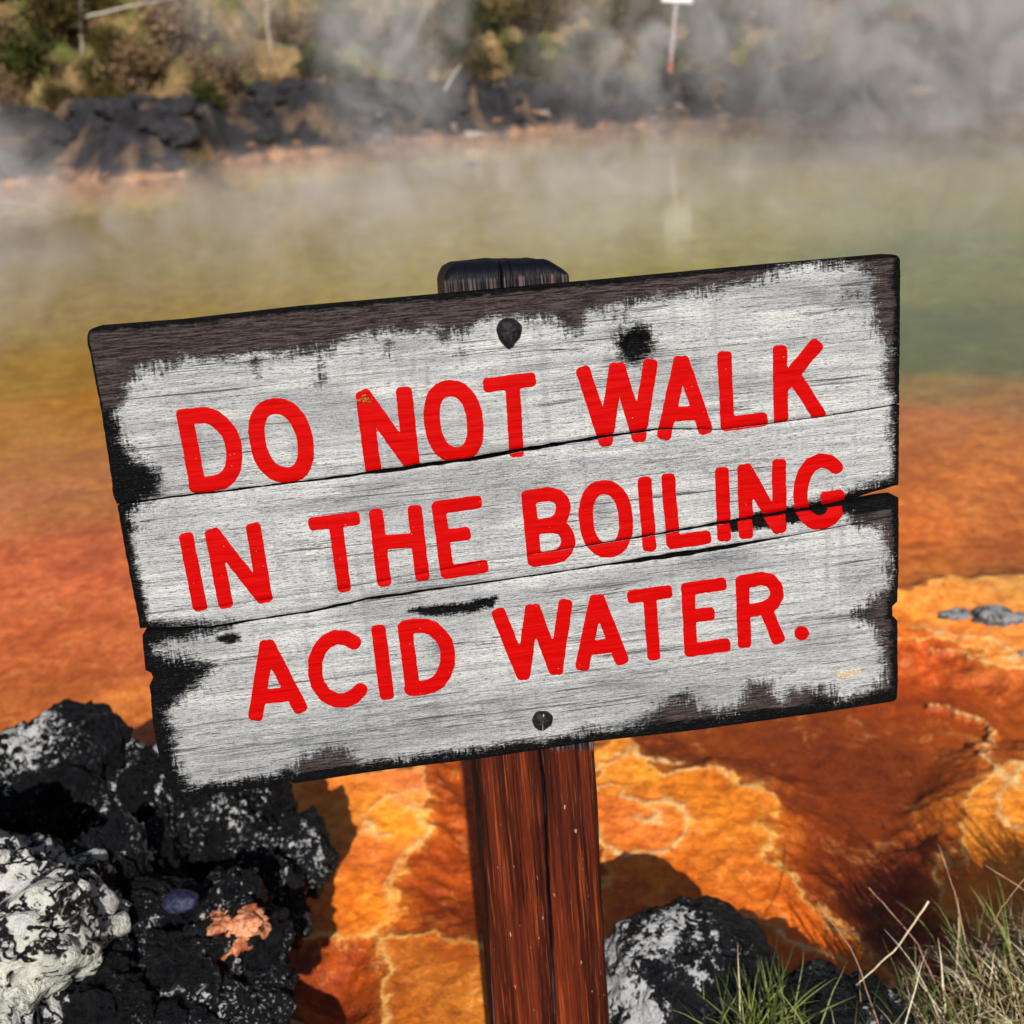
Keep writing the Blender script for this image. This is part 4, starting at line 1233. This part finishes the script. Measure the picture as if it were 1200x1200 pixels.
k = 0
for row, (off, step, s0) in enumerate([(2.6, .95, .5), (3.4, 1.1, .7), (4.6, 1.25, .85), (6.2, 1.6, 1.1), (8.6, 2.1, 1.4), (12, 3.0, 1.9)]):
    x = -11.5 - row
    while x < 12 + row * 1.5:
        x += step * rng.uniform(.7, 1.3)
        y = float(np.interp(x, SHX, SHY)) + off + rng.uniform(-.4, .4)
        X_, Y_ = project(np.array([[x, y, float(gz(x, y)) + .5]]))
        u_ = rng.random()
        if X_[0] < 430: kind = 'dry' if u_ < .5 else 'green' if u_ < .78 else 'olive'
        elif X_[0] < 760: kind = 'green' if u_ < .45 else 'olive' if u_ < .8 else 'dry'
        else: kind = 'olive' if u_ < .4 else 'grey' if u_ < .7 else 'dry' if u_ < .82 else 'green'
        shrub(kind, x, y, s0 * rng.uniform(.7, 1.2))
        k += 1
print('shrubs', k)
# the ochre bush low on the bank
g = at_px_far(226, 170, .35)
shrub('ochre', float(g[0]), float(g[1]), .34, 'single ochre yellow bush low on the black far bank', None, .9)


# pale bare saplings and leaning dead branches
def stick(name, pts, rad, label, mat, group=None, cat='branch', twigs=0):
    P_ = np.array([at_depth(np.float64(a), np.float64(b), d) for a, b, d in pts])
    # smooth resample with a little wander
    t0 = np.linspace(0, 1, len(P_)); t1 = np.linspace(0, 1, 14)
    Q = np.stack([np.interp(t1, t0, P_[:, i]) for i in range(3)], -1)
    L = np.linalg.norm(P_[-1] - P_[0])
    Q[1:-1] += rng.normal(0, .0025 * L, (12, 3))
    paths, rads = [Q], [np.linspace(rad, rad * .5, 14)]
    for m in range(twigs):
        i = int(rng.integers(4, 12)); e = Q[i] + rng.normal(0, .12 * L, 3) + (Q[-1] - Q[0]) * .15
        paths.append(np.linspace(Q[i], e, 4)); rads.append(np.linspace(rad * .4, rad * .15, 4))
    o_ = Q[0].copy()
    v, f = tubes([p - o_ for p in paths], rads, 6)
    o = obj(name, mesh_np(name, v, f, mat, True)); o.location = o_
    return tag(o, label, cat, group)


M_bleach = mat_plain('bleached_wood', srgb(170, 160, 150), srgb(226, 218, 208), 20, .9, .005, (3, 3, 1))
stick('bare_sapling', [(52, 122, 19.6), (48, 90, 19.5), (44, 40, 19.5)], .035, 'thin pale bare sapling at the far left of the hillside', M_bark, None, 'sapling', 3)
stick('bare_sapling', [(98, 72, 19.5), (94, 30, 19.4), (96, -30, 19.4)], .035, 'thin pale bare sapling second from the left on the hillside', M_bark, None, 'sapling', 3)
stick('bare_sapling', [(318, 60, 20.4), (312, 20, 20.4), (314, -30, 20.4)], .035, 'pale bare sapling above the middle of the black bank', M_bark, None, 'sapling', 3)
stick('dead_branch', [(100, 20, 19.3), (150, 8, 19.3), (210, -4, 19.3)], .022, 'long bleached branch arching across the top left shrubs', M_bleach)
stick('dead_branch', [(521, 106, 18.8), (530, 90, 18.8), (540, 76, 18.8)], .022, 'short bleached branch leaning in the middle of the steam', M_bleach)
stick('dead_branch', [(1055, 58, 18.6), (1095, 20, 18.8), (1130, -8, 18.9)], .04, 'thick grey branch leaning at the upper right', M_bark)
stick('dead_branch', [(1152, 98, 15.6), (1180, 106, 15.6), (1215, 116, 15.6)], .025, 'bleached branch lying low at the upper right edge', M_bleach)
stick('floating_twig', [(-8, 236, 13.3), (20, 238, 13.3), (46, 241, 13.3)], .012, 'bleached twig on the water at the left edge', M_bleach, None, 'twig')

# the small white sign across the water
M_wpaint = mat_plain('white_sign_paint', srgb(236, 234, 226), srgb(250, 248, 242), 6, .6, .002)
M_ppaint = mat_plain('grey_post_paint', srgb(150, 130, 134), srgb(176, 158, 160), 6, .7, .002)
M_pred = mat_plain('faded_red_paint', srgb(150, 84, 74), srgb(176, 108, 92), 6, .7, .002)
base = at_depth(np.float64(784), np.float64(92), 19.6)
topp = at_depth(np.float64(793), np.float64(-6), 19.6)
fs = thing('small_sign', 'small plain white sign on a slim post on the far bank', 'sign', None, tuple(base))


def boxmesh(name, sx, sy, sz, mat, bev=.006):
    bm = bmesh.new(); bmesh.ops.create_cube(bm, size=1); bmesh.ops.scale(bm, vec=(sx, sy, sz), verts=bm.verts)
    bmesh.ops.bevel(bm, geom=bm.edges[:], offset=bev, segments=2, affect='EDGES')
    me = bpy.data.meshes.new(name); bm.to_mesh(me); bm.free(); me.materials.append(mat); return me


hgt = float(np.linalg.norm(topp - base)); axis_ = (topp - base) / hgt
from mathutils import Vector
rotq = Vector((0, 0, 1)).rotation_difference(Vector(axis_))
fs.rotation_mode = 'QUATERNION'; fs.rotation_quaternion = rotq
p_ = obj('post', boxmesh('post', .07, .07, hgt + .1, M_ppaint), fs); p_.location = (0, 0, hgt / 2)
p2 = obj('post_foot', boxmesh('post_foot', .085, .085, .5, M_pred), fs); p2.location = (0, 0, .05); p2['label'] = 'faded red foot of the post'
pn = obj('sign_panel', boxmesh('sign_panel', .56, .03, .5, M_wpaint), fs); pn.location = (0, -.055, hgt + .08)
pn.rotation_euler = (0, -.05, 0)

# ================================================================== GRASS
M_grass = mat_attr('grass_blade', .6, .25, 300, .35, .3)
PG = np.array([srgb(96, 112, 48), srgb(146, 152, 84), srgb(70, 84, 40), srgb(222, 206, 164), srgb(246, 232, 200), srgb(170, 140, 100), srgb(150, 130, 84)])


def blades(bases, length, lean, width, pal_w, seed, droop=.6):
    r = np.random.default_rng(seed)
    n = len(bases); ns = 7
    t = np.linspace(0, 1, ns)
    L = length * r.uniform(.5, 1.25, n)
    az = lean[0] + r.normal(0, lean[1], n)
    tilt = np.abs(r.normal(lean[2], lean[3], n))
    dr = droop * r.uniform(.2, 1.5, n)
    dirh = np.stack([np.cos(az), np.sin(az), az * 0], -1)
    ang = tilt[:, None] + dr[:, None] * t[None] ** 1.5
    stepv = (dirh[:, None] * np.sin(ang)[..., None] + np.array([0, 0, 1]) * np.cos(ang)[..., None]) * (L / ns)[:, None, None]
    stepv += r.normal(0, .0012, stepv.shape)
    P_ = bases[:, None] + np.cumsum(stepv, 1) - stepv[:, :1]
    sd = np.stack([-np.sin(az), np.cos(az), az * 0], -1)
    rot = r.uniform(-1.2, 1.2, n); sd = sd * np.cos(rot)[:, None] + dirh * np.sin(rot)[:, None]
    w = width * r.uniform(.5, 1.3, n)[:, None] * (1 - t[None] ** 2.2 * .92)
    A_ = P_ + sd[:, None] * w[..., None]; B_ = P_ - sd[:, None] * w[..., None]
    V = np.stack([A_, B_], 2).reshape(-1, 3)
    b0 = (np.arange(n) * ns * 2)[:, None] + (np.arange(ns - 1) * 2)[None]
    Fq = np.stack([b0, b0 + 1, b0 + 3, b0 + 2], -1).reshape(-1, 4)
    pi = r.choice(len(PG), n, p=pal_w)
    C_ = np.repeat(PG[pi] * r.uniform(.75, 1.2, (n, 1)), ns * 2, 0)
    return V, Fq, C_


def join(parts):
    off = 0; V, Fq, C_ = [], [], []
    for a, b, c in parts:
        V.append(a); Fq.append(b + off); C_.append(c); off += len(a)
    return np.concatenate(V), np.concatenate(Fq), np.concatenate(C_)


def scatter(n, x0, x1, y0, y1, seed, clump=.04):
    r = np.random.default_rng(seed)
    x = r.uniform(x0, x1, n); y = r.uniform(y0, y1, n)
    k = perlin(np.stack([x * 11, y * 11, x * 0 + seed], -1)) > -.15
    x, y = x[k], y[k]
    return np.stack([x, y, gz(x, y) - .004], -1)


gp_ = []
wgreen = [.22, .24, .16, .14, .12, .06, .06]; wdry = [.03, .05, .03, .32, .35, .12, .10]
GLX, GLY = [.34, .40, .5, .6, .75, .9, 1.1], [.98, 1.08, 1.17, 1.25, 1.34, 1.38, 1.42]
B0 = scatter(6500, .36, 1.1, .9, 1.42, 1)
keep = B0[:, 1] < np.interp(B0[:, 0], GLX, GLY)
B0 = B0[keep]
gp_.append(blades(B0, .10, (2.2, 1.6, .75, .35), .0013, wdry, 2, 1.1))
gp_.append(blades(B0[::7], .13, (2.0, 1.2, .4, .3), .0014, wgreen, 3, .7))
B1 = scatter(230, .42, 1.05, 1.05, 1.42, 5)
keep = B1[:, 1] < np.interp(B1[:, 0], GLX, GLY) + .02
gp_.append(blades(B1[keep], .17, (1.9, 1.0, .2, .2), .0018, wgreen, 6, .5))
V, Fq, C_ = join(gp_)
tag(obj('grass', mesh_np('grass', V, Fq, M_grass, True, {'col': np.clip(C_, 0, 1)})), 'tangle of straw and green grass in the lower right corner', 'grass', kind='stuff')
# the lone fresh tuft in front of the spotted boulder
tb_ = ground_pt(np.float64(890), np.float64(1228), .27)
r = np.random.default_rng(9)
bb_ = np.stack([tb_[0] + r.normal(0, .035, 150), tb_[1] + r.normal(0, .02, 150), np.full(150, tb_[2])], -1)
bb_[:, 2] = gz(bb_[:, 0], bb_[:, 1])
lift_ = max(0, .19 - float(bb_[:, 2].mean()))
bb_[:, 2] -= .004
V, Fq, C_ = blades(bb_ - bb_.mean(0), .15, (1.4, 2.2, .4, .3), .0017, [.45, .35, .15, .05, 0, 0, 0], 10, .7)
tf_ = tag(obj('grass_tuft', mesh_np('grass_tuft', V, Fq, M_grass, True, {'col': np.clip(C_, 0, 1)})), 'fresh green grass tuft in front of the spotted boulder at the bottom edge', 'grass tuft')
tf_.location = bb_.mean(0)
# long dry stems
M_stem1 = mat_plain('pink_dry_stem', srgb(140, 100, 84), srgb(196, 156, 134), 60, .7, .001)
M_stem2 = mat_plain('straw_stem', srgb(206, 186, 150), srgb(236, 220, 188), 60, .7, .001)
stick('dry_stem', [(1118, 1200, 1.60), (1072, 1100, 1.62), (1018, 1040, 1.64)], .0013, 'pinkish dry stem leaning left out of the grass', M_stem1, None, 'stem')
stick('dry_stem', [(1088, 1056, 1.60), (1050, 1112, 1.60), (1003, 1155, 1.60)], .0016, 'pale straw stem bent down towards the dark rock', M_stem2, None, 'stem')
stick('dry_stem', [(1135, 1120, 1.66), (1120, 1050, 1.66), (1100, 990, 1.66)], .0012, 'tallest pinkish stem standing above the grass', M_stem1, None, 'stem')
stick('dry_stem', [(1150, 1120, 1.66), (1172, 1066, 1.66), (1206, 1022, 1.66)], .0012, 'dark reddish stem leaning right at the edge', M_stem1, None, 'stem')
stick('dry_stem', [(1040, 1230, 1.56), (1000, 1115, 1.58), (958, 1058, 1.60)], .0011, 'leftmost thin pinkish stem crossing the dark rock', M_stem1, None, 'stem')
stick('dry_stem', [(1235, 1070, 1.66), (1190, 1036, 1.66), (1155, 1014, 1.66)], .0011, 'short red stem at the right edge above the grass', M_stem1, None, 'stem')

# ================================================================== STEAM AND HAZE
def steam():
    t = NT('rising_steam')
    c = t.n('ShaderNodeTexCoord')
    o = c.outputs['Object']
    def blob(x, y, z_, rx, ry, rz, a):
        mp = t.n('ShaderNodeMapping'); mp.vector_type = 'POINT'
        mp.inputs['Scale'].default_value = (1 / rx, 1 / ry, 1 / rz)
        mp.inputs['Location'].default_value = (-x / rx, -y / ry, -z_ / rz)
        t.l(o, mp.inputs['Vector'])
        ln = t.n('ShaderNodeVectorMath', operation='LENGTH'); t.l(mp.outputs[0], ln.inputs[0])
        return t.ss(ln.outputs['Value'], 1.0, 0., 0, a)
    blobs = [(-6.6, 11.8, .3, 2.6, 2.6, 1.5, 1.0), (-1.2, 16.6, 2.0, 1.5, 1.5, 3.0, .75), (-3.5, 17.6, 2.4, 1.6, 1.2, 1.6, .25), (7.2, 15.5, 1.9, 5.0, 3.0, 3.2, 1.3), (3.0, 16.8, 1.2, 3.2, 1.6, 1.7, .42), (.5, 11.0, .1, 9, 6, .7, .2)]
    s = None
    for b in blobs:
        q = blob(*b); s = q if s is None else t.math('ADD', s, q)
    n1 = t.noise(t.coord((1, .8, .75)), 1.15, 5, .62, 1.8)
    n = t.ss(n1, .40, .64, .04, 1.8)
    den = t.math('MULTIPLY', t.math('MULTIPLY', s, n), STEAM_K)
    pv = t.n('ShaderNodeVolumePrincipled')
    pv.inputs['Color'].default_value = (.97, .92, .90, 1)
    pv.inputs['Anisotropy'].default_value = -.25
    t.l(den, pv.inputs['Density']); t.l(pv.outputs[0], t.out.inputs['Volume'])
    return t.m


STEAM_K = 1.0
ms = steam()
bm = bmesh.new(); bmesh.ops.create_cube(bm, size=1)
me = bpy.data.meshes.new('steam'); bm.to_mesh(me); bm.free(); me.materials.append(ms)
for v_ in me.vertices:
    v_.co = (v_.co.x * 26, (v_.co.y + .5) * 15.5 + 4.5, (v_.co.z + .5) * 5 + .05)
st_ = tag(obj('steam', me), 'wisps of white steam drifting over the pool and far bank', 'steam', kind='stuff')

# ================================================================== LIGHT
SUN_EL, SUN_AZ = math.radians(34), math.radians(5)     # azimuth: right of straight behind the camera
sd_ = Vector((math.sin(SUN_AZ) * math.cos(SUN_EL), -math.cos(SUN_AZ) * math.cos(SUN_EL), math.sin(SUN_EL)))
sun = bpy.data.lights.new('sun', 'SUN'); sun.energy = 4.7; sun.angle = math.radians(.5); sun.color = (1, .965, .91)
so_ = bpy.data.objects.new('sun', sun); COL.objects.link(so_)
so_.rotation_euler = sd_.to_track_quat('Z', 'Y').to_euler(); so_.location = (2, -4, 6)
w = bpy.data.worlds.new('World'); scene.world = w; w.use_nodes = True
nt = w.node_tree; bg = nt.nodes['Background']
sky = nt.nodes.new('ShaderNodeTexSky'); sky.sky_type = 'NISHITA'; sky.sun_disc = False
sky.sun_elevation = SUN_EL; sky.sun_rotation = math.atan2(sd_.x, sd_.y); sky.dust_density = 2.0
nt.links.new(sky.outputs[0], bg.inputs[0]); bg.inputs[1].default_value = .05

# ================================================================== CAMERA
cam = bpy.data.cameras.new('camera'); co = bpy.data.objects.new('camera', cam); COL.objects.link(co)
cam.sensor_width = 36; cam.sensor_fit = 'HORIZONTAL'; cam.lens = 36 * FPX / 1200
cam.clip_start = .05; cam.clip_end = 1000
Mx = Matrix(((RT[0], UP[0], -F[0], CAM[0]), (RT[1], UP[1], -F[1], CAM[1]), (RT[2], UP[2], -F[2], CAM[2]), (0, 0, 0, 1)))
co.matrix_world = Mx
cam.dof.use_dof = True; cam.dof.focus_distance = 1.14; cam.dof.aperture_fstop = 5.2
scene.camera = co
scene.view_settings.view_transform = 'Standard'; scene.view_settings.look = 'None'
scene.view_settings.exposure = 0.0; scene.view_settings.gamma = 1
cy = scene.cycles
cy.volume_bounces = 0; cy.volume_step_rate = .9; cy.volume_max_steps = 48
cy.max_bounces = 4; cy.diffuse_bounces = 2; cy.transparent_max_bounces = 6; cy.use_denoising = True; cy.use_adaptive_sampling = True; cy.adaptive_threshold = .02
cy.caustics_reflective = False; cy.caustics_refractive = False
